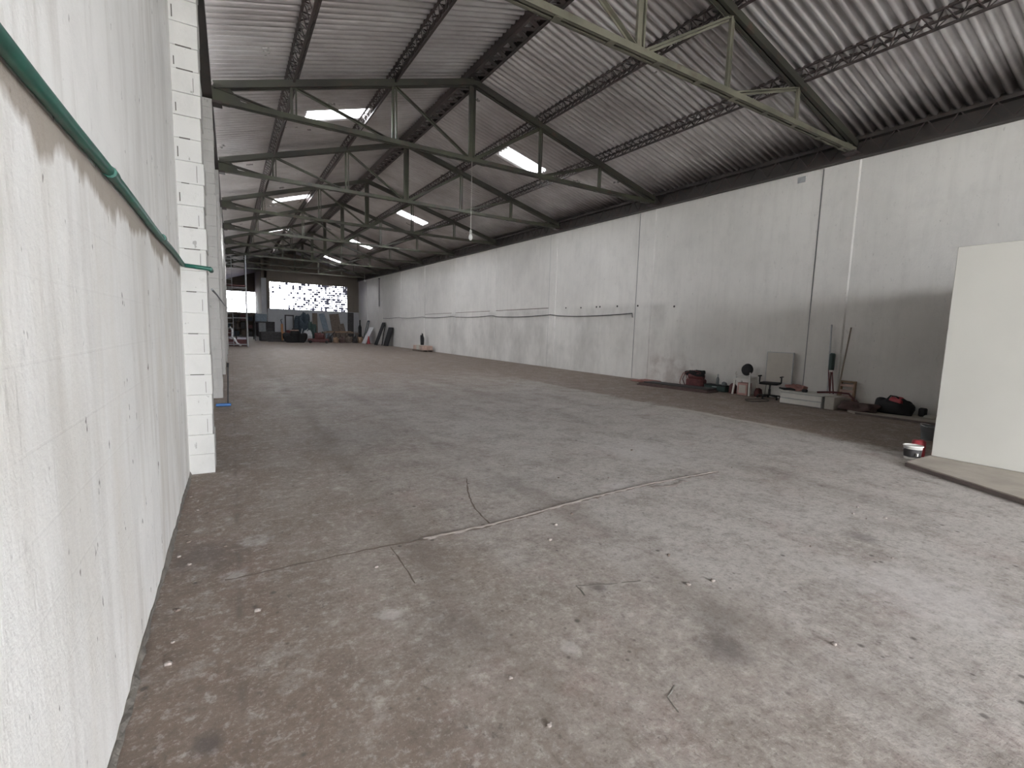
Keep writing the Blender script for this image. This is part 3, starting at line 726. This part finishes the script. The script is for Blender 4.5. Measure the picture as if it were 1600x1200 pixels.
o = thing('spray_bottle', 'small grey bottle standing on the dark green case', 'bottle', (11.97, 8.48, .183))
m = MB(); m.lathe([(.035, 0), (.042, .01), (.042, .15), (.03, .2), (.015, .22)], n=14); m.build('body', M_grey, o)
m = MB(); m.lathe([(.018, .22), (.018, .27), (.022, .275), (.022, .30)], n=12); m.build('cap', M_lgrey, o)
m = MB(); m.blob((0, 0, 0), (.1, .16, .09), 5, .2, 14, 8); q = m.build('rag', M_grey); q.location = (11.96, 8.25, .183); tag(q, 'small grey rag beside the bottle on the green case', 'rag')
m = MB(); m.lathe([(.09, 0), (.1, .02), (.1, .2), (.06, .26), (.03, .28)], n=16); q = m.build('red_canister', M_darkred); q.location = (11.93, 7.96, 0); tag(q, 'dark red canister on the floor left of the white step stool', 'canister')
# white step stool
o = thing('step_stool', 'white framed step stool carrying a round black cushion by the right wall', 'stool', (11.95, 7.62, 0))
for sx in (-1, 1):
    for sy in (-1, 1):
        m = MB(); m.bar((sx*.17, sy*.24, 0), (sx*.13, sy*.2, .56 if sx < 0 else .5), .04, .04); m.build('leg', M_white, o)
m = MB(); m.box((0, 0, .49), (.32, .44, .035), b=.01); m.build('seat', M_white, o)
m = MB(); m.bar((-.145, -.21, .42), (-.145, .21, .42), .03, .06); m.bar((.13, -.21, .42), (.13, .21, .42), .03, .05); m.build('apron', M_white, o)
for sy in (-1, 1):
    m = MB(); m.bar((-.15, sy*.215, .54), (-.13, sy*.2, .62), .035, .035); m.build('arm_stub', M_white, o)
m = MB(); m.lathe([(.06, -.05), (.14, -.05), (.165, 0), (.14, .05), (.06, .05)], n=22, M=Matrix.Rotation(PI/2, 3, 'Y') @ Matrix.Rotation(.0, 3, 'X')); q = m.build('round_cushion', M_black); q.location = (11.96, 7.6, .685); q.rotation_euler = (0, .15, 0); tag(q, 'round black cushion propped on the white step stool', 'cushion')
o = thing('cardboard_box', 'pinkish printed box tucked under the white step stool', 'box', (11.93, 7.62, 0))
m = MB(); m.box((0, 0, .165), (.2, .28, .33), b=.005); m.build('carton', M_pink, o)
m = MB(); m.box((-.102, 0, .16), (.003, .2, .22)); m.build('panel', M_cream, o)
m = MB(); m.blob((0, 0, 0), (.24, .14, .2), 12, .15); q = m.build('dark_bag', M_darkred); q.location = (12.0, 7.26, 0); tag(q, 'small dark red bag on the floor right of the white step stool', 'bag')
# office chair with a board behind
o = thing('office_chair', 'low black office chair with armrests and no back, standing before the cream board', 'chair', (11.8, 6.85, 0), .3)
m = MB(); m.box((0, 0, .40), (.42, .44, .06), b=.025); m.build('seat', M_black, o)
m = MB(); m.lathe([(.03, .09), (.03, .25), (.02, .25), (.02, .38)], n=12); m.build('gas_post', M_dark, o)
for sy in (-1, 1):
    m = MB(); m.tube([(.0, sy*.2, .39), (0, sy*.25, .42), (0, sy*.25, .56)], .016, 8); m.box((0, sy*.25, .575), (.22, .05, .03), b=.01); m.build('armrest', M_black, o)
for i in range(5):
    a_ = i*2*PI/5+.3; m = MB(); ex, ey = .27*math.cos(a_), .27*math.sin(a_); m.bar((0, 0, .1), (ex, ey, .075), .035, .03); l_ = m.build('base_arm', M_black, o)
    m = MB(); m.lathe([(.028, -.018), (.03, 0), (.028, .018)], (ex, ey, .03), 12, M=Matrix.Rotation(PI/2, 3, 'X')); m.build('caster', M_dark, l_)
o = thing('board_on_stand', 'cream upright board on thin legs against the right wall behind the office chair', 'board', (12.1, 6.82, 0))
m = MB(); m.box((0, 0, .8), (.025, .66, .78), b=.004); m.build('board', M_cream, o)
for sy in (-1, 1):
    m = MB(); m.tube([(.0, sy*.3, .42), (-.03, sy*.31, 0)], .009, 6); m.build('leg', M_grey, o)
m = MB()
for a_, b_ in (((0, -.335, .41), (0, -.335, 1.19)), ((0, .335, .41), (0, .335, 1.19)), ((0, -.335, 1.19), (0, .335, 1.19)), ((0, -.335, .41), (0, .335, .41))): m.bar(a_, b_, .035, .018)
m.build('frame', M_lgrey, o)
m = MB(); m.tube([(.35*math.cos(q/20*2*PI)*1.0, .22*math.sin(q/20*2*PI), .008+.004*math.sin(q)) for q in range(24)], .008, 6); q = m.build('cable_loop', M_dark); q.location = (11.12, 6.75, .006); tag(q, 'thin dark cable looped on the floor in front of the office chair', 'cable')
# low white drawer unit
o = thing('drawer_unit', 'low white two-drawer unit on the floor at the foot of the first pilaster', 'drawers', (11.6, 5.84, 0))
m = MB(); m.box((.01, 0, .14), (.54, .94, .28), b=.006); m.build('body', M_lgrey, o)
for i, z_ in enumerate((.072, .206)):
    m = MB(); m.box((-.272, 0, z_), (.03, .92, .112), b=.004); m.build('drawer', M_white, o)
m = MB(); m.box((.0, -.02, .292), (.58, .98, .024), b=.004); m.build('top', M_white, o)
m = MB(); m.blob((0, 0, 0), (.24, .42, .12), 21, .3); q = m.build('red_cloth', M_pinkred); q.location = (11.68, 6.14, .306); tag(q, 'bundle of reddish brown cloth on top of the white drawer unit', 'cloth')
m = MB(); m.tube([(0, -.16, .02), (.02, -.05, .035), (0, .1, .02), (.01, .22, .03)], [.02, .03, .028, .015], 8); q = m.build('black_tool', M_black); q.location = (11.38, 6.16, .325); tag(q, 'black hand tool lying in front of the reddish cloth on the drawer unit', 'tool')
m = MB(); m.box((0, 0, .035), (.08, .1, .07), b=.01); q = m.build('black_cup', M_black); q.location = (11.5, 5.84, .305); tag(q, 'small black box on the middle of the white drawer unit', 'box')
# leaning poles
def pole(a, b, r, mat, label, nm='wooden_pole'):
    A = Vector(a); m = MB(); m.tube([(0, 0, 0), Vector(b)-A], r, 8); q = m.build(nm, mat); q.location = A; return tag(q, label, 'pole')
pole((12.05, 5.6, .01), (12.12, 5.70, 1.9), .018, M_lgrey, 'tall grey pole leaning upright beside the first pilaster, left of the wooden pole')
pole((11.97, 5.385, .01), (12.15, 5.3, 1.84), .016, M_pole, 'wooden pole leaning to the right against the wall beside the first pilaster')
o = thing('push_broom', 'upturned dark bristled broom with red handle leaning behind the drawer unit', 'broom', (11.95, 5.52, 0))
m = MB(); m.tube([(-.02, -.03, .01), (.1, .06, .85)], .016, 8); m.build('handle', M_darkred, o)
m = MB(); m.box((.12, .07, 1.03), (.1, .11, .42), b=.03); m.build('bristles', M_dgreen, o)
m = MB(); m.box((.105, .06, .82), (.06, .07, .05), b=.01); m.build('ferrule', M_white, o)
for i, (dy, lab) in enumerate(((-.02, 'dark red stake leaning beside the broom handle, nearer the pilaster'), (.06, 'dark red stake leaning beside the broom handle, farther right'))):
    pole((11.96, 5.42-dy*1.0+.04, .01), (12.06, 5.62-dy*.9, .86), .014, M_darkred, lab, 'red_stake')
# wooden slatted crate leaning against the wall
o = thing('wooden_crate', 'small upright wooden slatted crate against the right wall, right of the poles', 'crate', (12.1, 5.22, 0))
m = MB()
for sy in (-1, 1): m.bb(-.04, .04, sy*.14-.02, sy*.14+.02, .0, .62)
for z_ in (.02, .6): m.bb(-.04, .04, -.15, .15, z_-.02, z_+.02)
m.build('frame', M_wood, o)
for i in range(4):
    m = MB(); m.bb(-.045, -.03, -.14, .14, .1+i*.13, .16+i*.13); m.build('slat', M_pallet, o)
# box end + dark heap
m = MB(); m.box((0, 0, .14), (.5, .2, .28), b=.01); q = m.build('grey_carton', M_cream); q.location = (11.62, 5.235, 0); tag(q, 'plain beige carton between the white drawer unit and the wooden crate', 'box')
m = MB(); m.blob((0, 0, 0), (.36, .6, .13), 31, .3, 26, 12); q = m.build('dark_rag_heap', M_brownmat); q.location = (11.5, 4.72, .05); tag(q, 'flat heap of dark brown rags on the floor right of the drawer unit', 'rags')
m = MB(); m.tube([(11.6, 5.62, .33), (11.75, 5.35, .36), (11.95, 5.12, .34), (11.85, 4.98, .25), (11.78, 4.88, .2), (11.7, 4.86, .24), (11.62, 4.8, .19)], .022, 8)
tag(m.build('thick_hose', M_darkred), 'thick dark red hose arching over the carton down to the rag heap', 'hose')
m = MB(); m.tube([(12.0, 4.95, .06), (11.98, 4.85, .13), (11.98, 4.7, .16), (12.0, 4.58, .12), (12.0, 4.5, .06)], .01, 6); tag(m.build('wire_loop', M_dark), 'thin wire loop standing up between the rag heap and the duffel bag', 'wire')
m = MB(); m.blob((0, 0, 0), (.2, .3, .1), 41, .2); q = m.build('pink_cloth', M_pinkred); q.location = (11.85, 4.74, .052); tag(q, 'small pinkish cloth left of the black duffel bag', 'cloth')
o = thing('duffel_bag', 'lumpy black duffel bag with a red top on the curb by the right wall', 'bag', (11.83, 4.22, .052))
m = MB(); m.blob((0, 0, 0), (.36, .66, .3), 52, .16, 30, 16); m.build('body', M_black, o)
m = MB(); m.blob((-.04, -.06, .2), (.2, .3, .13), 53, .2, 18, 10, False); m.build('red_flap', M_red, o)
m = MB(); m.tube([(-.05, .12, .27), (-.06, .05, .37), (-.05, -.05, .36), (-.04, -.14, .29)], .014, 6); m.build('strap', M_black, o)
m = MB(); m.box((0, 0, .09), (.12, .12, .17), b=.02); q = m.build('black_tin', M_black); q.location = (11.92, 3.76, .052); tag(q, 'small black tin standing right of the duffel bag', 'tin')
m = MB(); m.blob((0, 0, 0), (.12, .18, .06), 61, .3, 14, 8); q = m.build('paper_scrap', M_cream); q.location = (11.75, 3.6, .052); tag(q, 'pale scrap of paper right of the small black tin', 'paper')
# bucket and bin by the partition
o = thing('paint_bucket', 'small white paint bucket with a dark label at the corner of the partition', 'bucket', (7.66, 2.47, 0))
m = MB(); m.lathe([(.085, 0), (.1, .165), (.108, .167), (.108, .18), (.1, .182), (.094, .17)], n=24); m.build('body', M_white, o)
m = MB(); m.lathe([(.0885, .03), (.098, .135)], n=24); m.build('label_band', M_dark, o)
m = MB(); m.box((-.07, -.068, .075), (.05, .012, .035), rz=.8); m.build('label_mark', M_white, o)
m = MB(); m.tube([(.105*math.cos(a_*PI/10), .105*math.sin(a_*PI/10), .17-.06*math.sin(a_*PI/10)) for a_ in range(11)], .003, 6); m.build('handle', M_lgrey, o)
m = MB(); m.lathe([(.07, 0), (.075, .02), (.075, .2), (.05, .22)], n=18); q = m.build('red_can', M_red); q.location = (7.93, 2.5, 0); tag(q, 'red can half hidden behind the white paint bucket', 'can')
o = thing('grey_bucket', 'dark grey blue bucket on the floor behind the paint bucket and partition edge', 'bucket', (9.46, 2.86, 0))
o.scale = (.78, .78, .78)
m = MB(); m.lathe([(.13, 0), (.16, .26), (.17, .265), (.17, .285), (.155, .285), (.15, .26)], n=22); m.build('body', M_grey, o)
m = MB(); m.tube([(.165*math.cos(a_*PI/10), .165*math.sin(a_*PI/10), .27+.04*math.sin(a_*PI/10)) for a_ in range(11)], .006, 6); m.build('handle', M_bwhite, o)
# broom with blue head by the second left pillar
o = thing('floor_squeegee', 'thin dark pole with a blue head standing by the second left pillar', 'squeegee', (-.1, 10.0, 0))
m = MB(); m.tube([(0, 0, .03), (.02, .0, .76)], .012, 8); m.build('pole', M_dark, o)
m = MB(); m.box((-.07, 0, .03), (.24, .07, .05), b=.012); m.build('head', M_blue, o)
m = MB(); m.tube([(.015, 0, .72), (.021, 0, .8)], .018, 8); m.build('grip', M_black, o)

# ------------------------------------------------------------------ far right wall: leaning things
def leaning_panel(name, label, cat, Y, wd, ht, th, mat, lean=.35, frame=None, slats=0):
    o = thing(name, label, cat, (XR-.09-lean, Y, 0)); ang = math.atan2(lean, ht); R = Matrix.Rotation(ang, 3, 'Y'); m = MB()
    if frame:
        for sy in (-1, 1): m.box(R @ Vector((0, sy*(wd/2-.04), ht/2)), (th, .08, ht), M=R)
        for k in range(slats+2): m.box(R @ Vector((0, 0, .04+k*(ht-.08)/(slats+1))), (th, wd, .08), M=R)
        m.build('frame', mat, o)
    else: m.box(R @ Vector((0, 0, ht/2)), (th, wd, ht), M=R, b=.01); m.build('panel', mat, o)
    return o
leaning_panel('narrow_ladder', 'dark narrow open frame leaning on the right wall closest to the far corner', 'frame', 49.2, .7, 2.35, .06, M_navy, .55, True, 0)
leaning_panel('white_sheet', 'bright white triangular looking sheet leaning on the right wall near the far corner', 'sheet', 47.6, 1.5, 1.8, .05, M_bwhite, .9)
o = thing('red_cone', 'dark red cone standing in front of the white leaning sheet', 'cone', (11.35, 46.2, 0))
m = MB(); m.lathe([(.17, .03), (.04, .75), (.03, .76)], n=16); m.build('body', M_red, o); m = MB(); m.box((0, 0, .02), (.42, .42, .04), b=.01); m.build('base', M_darkred, o)
leaning_panel('black_sheet', 'tall black panel leaning on the right wall, left of its shorter twin', 'panel', 43.4, .9, 2.2, .08, M_black, .8)
leaning_panel('black_sheet', 'shorter black panel leaning on the right wall, right one of the pair', 'panel', 41.2, 1.2, 1.7, .12, M_black, .5)
m = MB(); m.bar((0, 0, 0), (.35, .2, 1.9), .06, .06); q = m.build('black_bar', M_black); q.location = (11.6, 42.4, 0); tag(q, 'black bar leaning between the two black panels on the right wall', 'bar')
# pallet with black thing
o = thing('brick_pallet', 'low pinkish pallet of bricks on the floor by the right wall in mid distance', 'pallet', (11.55, 31.7, 0))
m = MB()
for sx in (-.35, 0, .35): m.bb(sx-.05, sx+.05, -1.0, 1.0, 0, .1)
for k in range(7): m.bb(-.42, .42, -1+k*.3, -.8+k*.3, .1, .12)
m.build('deck', M_oldwood, o)
for k in range(3):
    m = MB(); m.box((0, -.66+k*.66, .27), (.74, .6, .3), b=.015); m.build('brick_layer', M_pallet if k != 1 else M_cream, o)
m = MB(); m.blob((0, 0, 0), (.22, .3, .72), 71, .2, 16, 12); q = m.build('black_sack', M_black); q.location = (11.75, 32.4, .424); tag(q, 'upright black sack standing on the low pinkish pallet', 'sack')
m = MB(); m.lathe([(.12, 0), (.13, .02), (.13, .18), (.1, .2)], n=14); q = m.build('white_pail', M_white); q.location = (11.6, 33.2, 0); tag(q, 'small white pail on the floor at the far end of the pinkish pallet', 'pail')

# ------------------------------------------------------------------ far wall cluster
o = thing('hoist_frame', 'dark upright engine hoist frame before the far wall, beside the orange stand', 'hoist', (4.95, 51.6, 0))
m = MB()
for sx in (-1, 1): m.bb(sx*.36-.06, sx*.36+.06, -.06, .06, 0, 2.6)
m.bb(-.42, .42, -.06, .06, 2.48, 2.6); m.build('mast', M_dark, o)
m = MB(); m.bb(-.3, .3, -.25, .25, .5, 1.1, .03); m.build('carriage', M_darkred, o)
for sx in (-1, 1):
    m = MB(); m.bb(sx*.25-.06, sx*.25+.06, -1.0, .0, .05, .13); m.build('fork', M_dark, o)
o = thing('orange_stand', 'orange upright stand against the far wall left of the hoist', 'stand', (4.3, 51.9, 0))
m = MB(); m.bb(-.1, .1, -.1, .1, 0, 1.7, .02); m.build('column', M_orange, o); m = MB(); m.bb(-.16, .3, -.2, .2, .3, .9, .03); m.build('tank', M_orange, o); m = MB(); m.tube([(0, 0, 1.7), (-.1, 0, 2.1), (.05, 0, 2.15)], .04, 6); m.build('handle', M_dark, o)
o = thing('tarp_heap', 'tall heap under a dark blue green tarpaulin before the far wall', 'tarp heap', (6.2, 51.9, 0))
m = MB(); m.blob((0, 0, 0), (1.5, 1.0, 2.25), 81, .22, 28, 18); m.build('tarpaulin', M_navy, o)
m = MB(); m.blob((.85, 0, 0), (.9, .8, 1.7), 82, .2, 20, 14); m.build('fold', M_dgreen, o)
o = thing('engine_block', 'black engine lying on the floor before the far wall with a pale lid', 'engine', (5.0, 47.3, 0))
m = MB(); m.blob((0, 0, 0), (1.5, .8, .95), 84, .34, 28, 14); m.build('body', M_black, o); m = MB(); m.box((-.1, -.1, 1.12), (.75, .4, .1), b=.02); m.build('lid', M_pallet, o)
m = MB(); m.lathe([(.3, -.1), (.34, -.08), (.34, .08), (.3, .1)], (-.6, -.35, .34), 18, M=Matrix.Rotation(PI/2, 3, 'X')); m.build('wheel', M_black, o)
m = MB()
for sx in (-.3, 0, .3): m.tube([(.5+sx*.4, 0, .7), (.6+sx*1.6, 0, 1.3)], .04, 6)
m.build('exhaust_pipe', M_lgrey, o)
o = thing('trolley_jack', 'dark red trolley jack on the floor before the far wall, left of the timber pile', 'jack', (6.9, 46.6, 0), -.2)
m = MB(); m.bb(-.9, .9, -.25, .25, .1, .42, .05); m.blob((.1, 0, .4), (.9, .5, .5), 86, .2); m.build('body', M_darkred, o)
for sx, sy in ((-.7, -.28), (-.7, .28), (.7, -.28), (.7, .28)):
    m = MB(); m.lathe([(.12, -.05), (.14, 0), (.12, .05)], (sx, sy, .14), 14, M=Matrix.Rotation(PI/2, 3, 'X')); m.build('wheel', M_black, o)
m = MB(); m.tube([(.8, 0, .35), (1.4, 0, 1.1)], .05, 6); m.build('handle', M_dark, o)
m = MB(); m.blob((0, 0, 0), (.8, .5, .8), 87, .3); q = m.build('grey_motor', M_lgrey); q.location = (6.3, 48.9, 0); tag(q, 'dusty grey motor on the floor between the black engine and the red jack', 'motor')
def lean_far(name, X, wd, ht, mat, label, tilt=0, th=.06, yb=YF-.8):
    o = thing(name, label, 'board', (X, yb, 0)); R = Matrix.Rotation(-.2, 3, 'X') @ Matrix.Rotation(tilt, 3, 'Y'); m = MB(); m.box(R @ Vector((0, 0, ht/2+abs(math.sin(tilt))*wd/2)), (wd, th, ht), M=R, b=.01); return m.build('panel', mat, o)
lean_far('leaning_board', 7.6, .5, 3.0, M_oldwood, 'narrow brown board leaning on the far wall, just right of the tarpaulin heap', yb=YF-.8)
lean_far('leaning_board', 8.95, .55, 3.0, M_slab, 'blue grey board leaning crooked on the far wall below the window', -.22, yb=YF-.75)
lean_far('leaning_board', 9.85, .95, 2.95, M_oldwood, 'wide brown board leaning on the far wall, widest of those under the window', -.12, yb=YF-1.1)
lean_far('leaning_board', 10.4, .6, 1.9, M_oldwood, 'short brown board leaning on the far wall in front of the wide one', -.2, .1, yb=YF-1.75)
m = MB(); m.bb(-.3, .3, -.1, .1, 0, 3.15, .02); q = m.build('dark_post', M_dark); q.location = (11.25, YF-.4, 0); tag(q, 'tall dark post against the far wall near the right corner', 'post')
m = MB(); m.lathe([(.16, 0), (.17, .05), (.17, 1.6), (.07, 1.85), (.07, 2.3), (.05, 2.35)], n=16); q = m.build('gas_cylinder', M_black); q.location = (11.55, 50.6, 0); tag(q, 'tall black gas cylinder in the far right corner', 'gas cylinder')
m = MB(); m.blob((0, 0, 0), (.5, .4, .6), 88, .25); q = m.build('small_black_heap', M_black); q.location = (11.75, 51.6, 0); tag(q, 'small black heap on the floor in the far right corner', 'heap')
# timber and scrap pile
o = thing('timber_rack', 'low dark rack of timber and scrap in front of the far wall at right', 'timber rack', (9.4, 49.6, 0))
m = MB()
for sx in (-1.5, -.4, .6, 1.6): m.bb(sx-.05, sx+.05, -.4, -.3, 0, 1.0); m.bb(sx-.05, sx+.05, .3, .4, 0, 1.0)
m.bb(-1.7, 1.75, -.42, .42, .9, .98); m.build('frame', M_oldwood, o)
for k in range(9):
    rr = random.Random(k+90); m = MB(); m.box((rr.uniform(-.5, .5), rr.uniform(-.28, .28), 1.02+.05*(k//3)), (rr.uniform(2, 3.1), .14, .05), rz=rr.uniform(-.06, .06)); m.build('plank', M_oldwood if k % 2 else M_wood, o)
for k in range(7):
    rr = random.Random(k+190); mt = [M_oldwood, M_dark, M_wood, M_brownmat][k % 4]; m = MB(); m.blob((0, 0, 0), (.5, .5, rr.uniform(.3, .65)), 200+k, .3, 14, 9)
    q = m.build('scrap_heap', mt); q.location = (7.6+k*.6, 48.75+rr.uniform(-.1, .1), 0)
    tag(q, 'lumpy %s scrap heap in front of the timber rack, %s from its left end' % (['brown', 'black', 'tan', 'dark brown'][k % 4], ['first', 'second', 'third', 'fourth', 'fifth', 'sixth', 'seventh'][k]), 'scrap', 'scrap heaps before the timber rack')
m = MB(); m.bb(-1.3, 1.3, -.15, .15, 0, .12); q = m.build('floor_beam', M_dark); q.location = (3.6+.6, 49.4, 0); tag(q, 'dark beam lying on the floor before the far wall at the foot of the orange stand', 'beam')

# ------------------------------------------------------------------ far left: cabinets, scaffold and the dark side bay
o = thing('workbench', 'dark grey workbench with a pale cabinet on it at the far left', 'workbench', (2.75, 52.6, 0))
m = MB(); m.bb(-.8, .95, -.4, .4, 1.75, 1.87, .01); m.build('worktop', M_dark, o)
m = MB(); m.bb(-.45, .15, -.38, .38, .0, 1.75, .01); m.build('pedestal', M_grey, o)
m = MB(); m.bb(.15, .85, -.1, .35, .9, 1.75, .01); m.build('side_cabinet', M_dark, o)
for sx in (-.75, .9):
    m = MB(); m.bb(sx-.04, sx+.04, -.35, .35, 0, 1.75); m.build('leg', M_dark, o)
m = MB(); m.bb(-.55, .45, -.3, .3, 0, .72, .02); q = m.build('grey_cabinet', M_slab); q.location = (2.55, 52.6, 1.872); tag(q, 'pale grey cabinet standing on the dark workbench at the far left', 'cabinet')
m = MB(); m.bb(-.9, .9, -.5, .5, 0, .9, .04); q = m.build('dark_crate', M_dark); q.location = (3.2, 51.0, 0); q.rotation_euler = (0, 0, .1); tag(q, 'large dark crate on the floor in front of the workbench', 'crate')
m = MB(); m.blob((0, 0, 0), (.3, .6, .6), 95, .1); q = m.build('dark_sack', M_oldwood); q.location = (3.92, 52.3, 0); tag(q, 'slumped dark sack between the workbench and the orange stand', 'sack')
# scaffold tower
o = thing('scaffold_tower', 'tall grey scaffold tower at the far left in front of the side bay window', 'scaffold', (.2, 37.2, 0))
for sx in (-.72, .72):
    for sy in (-.6, .6):
        if sx > 0 or True:
            m = MB(); m.tube([(sx, sy, 0), (sx, sy, 6.1)], .035, 8); m.build('upright', M_lgrey, o)
for z_ in (.15, 1.95, 3.95, 5.95):
    for sy in (-.6, .6):
        m = MB(); m.tube([(-.72, sy, z_), (.72, sy, z_)], .022, 6); m.build('ledger', M_lgrey, o)
    for sx in (-.72, .72):
        m = MB(); m.tube([(sx, -.6, z_), (sx, .6, z_)], .022, 6); m.build('ledger', M_lgrey, o)
m = MB()
for i in range(3):
    for sx in (-.72, .72): m.tube([(sx, -.6, .2+2*i), (sx, .6, 1.9+2*i)], .016, 6)
m.build('brace', M_lgrey, o)
m = MB()
for i in range(18): m.tube([(-.5, -.62, .3+i*.32), (-.1, -.62, .3+i*.32)], .018, 6)
for sx in (-.5, -.1): m.tube([(sx, -.62, 0), (sx, -.62, 6.0)], .022, 6)
m.build('ladder', M_lgrey, o)
m = MB(); m.bb(-.7, .7, -.55, .55, 4.07, 4.12); m.build('deck', M_darkred, o)
o = thing('storage_rack', 'dark storage rack loaded with parts in the side bay behind the scaffold', 'rack', (.4, 56.5, 0))
m = MB()
for sx in (-1.6, 0, 1.6):
    for sy in (-.4, .4): m.bb(sx-.04, sx+.04, sy-.04, sy+.04, 0, 2.5)
m.build('upright', M_dark, o)
for z_ in (.3, 1.1, 1.9):
    m = MB(); m.bb(-1.65, 1.65, -.42, .42, z_, z_+.05); m.build('shelf', M_dark, o)
for k in range(15):
    rr = random.Random(k+300); z_ = [.352, 1.152, 1.952][k // 5]; w_ = rr.uniform(.35, .55); h_ = rr.uniform(.35, .62)
    m = MB(); m.box((0, 0, h_/2), (w_, .6, h_), b=.02); q = m.build('storage_box', [M_dark, M_darkred, M_navy, M_oldwood][k % 4]); q.location = (.4-1.3+(k % 5)*.65, 56.5, z_)
    tag(q, '%s box on %s shelf of the side bay rack, %s from left' % (['dark grey', 'dark red', 'navy', 'brown'][k % 4], ['lowest', 'middle', 'top'][k//5], ['first', 'second', 'third', 'fourth', 'fifth'][k % 5]), 'box', 'boxes on the storage rack')
m = MB(); m.bb(-.9, 1.0, -.3, .3, 0, .45, .02); q = m.build('red_chest', M_darkred); q.location = (0, 38.8, 0); tag(q, 'dark red chest on the floor behind the scaffold tower', 'trunk')
m = MB(); pts = [(.35, 0, .02), (.1, .02, .2), (-.05, 0, .5), (-.2, .03, .62), (-.15, 0, 1.1), (-.3, .02, 1.35)]  # white strip shaped to stand in for small sun patches
m.tube(pts, [.08, .06, .09, .05, .08, .04], 6); q = m.build('white_sun_patch', M_bwhite); q.location = (.2, 38.3, 0); tag(q, 'bright white strip added for sun patches, beside the red chest behind the scaffold', 'sun patch')
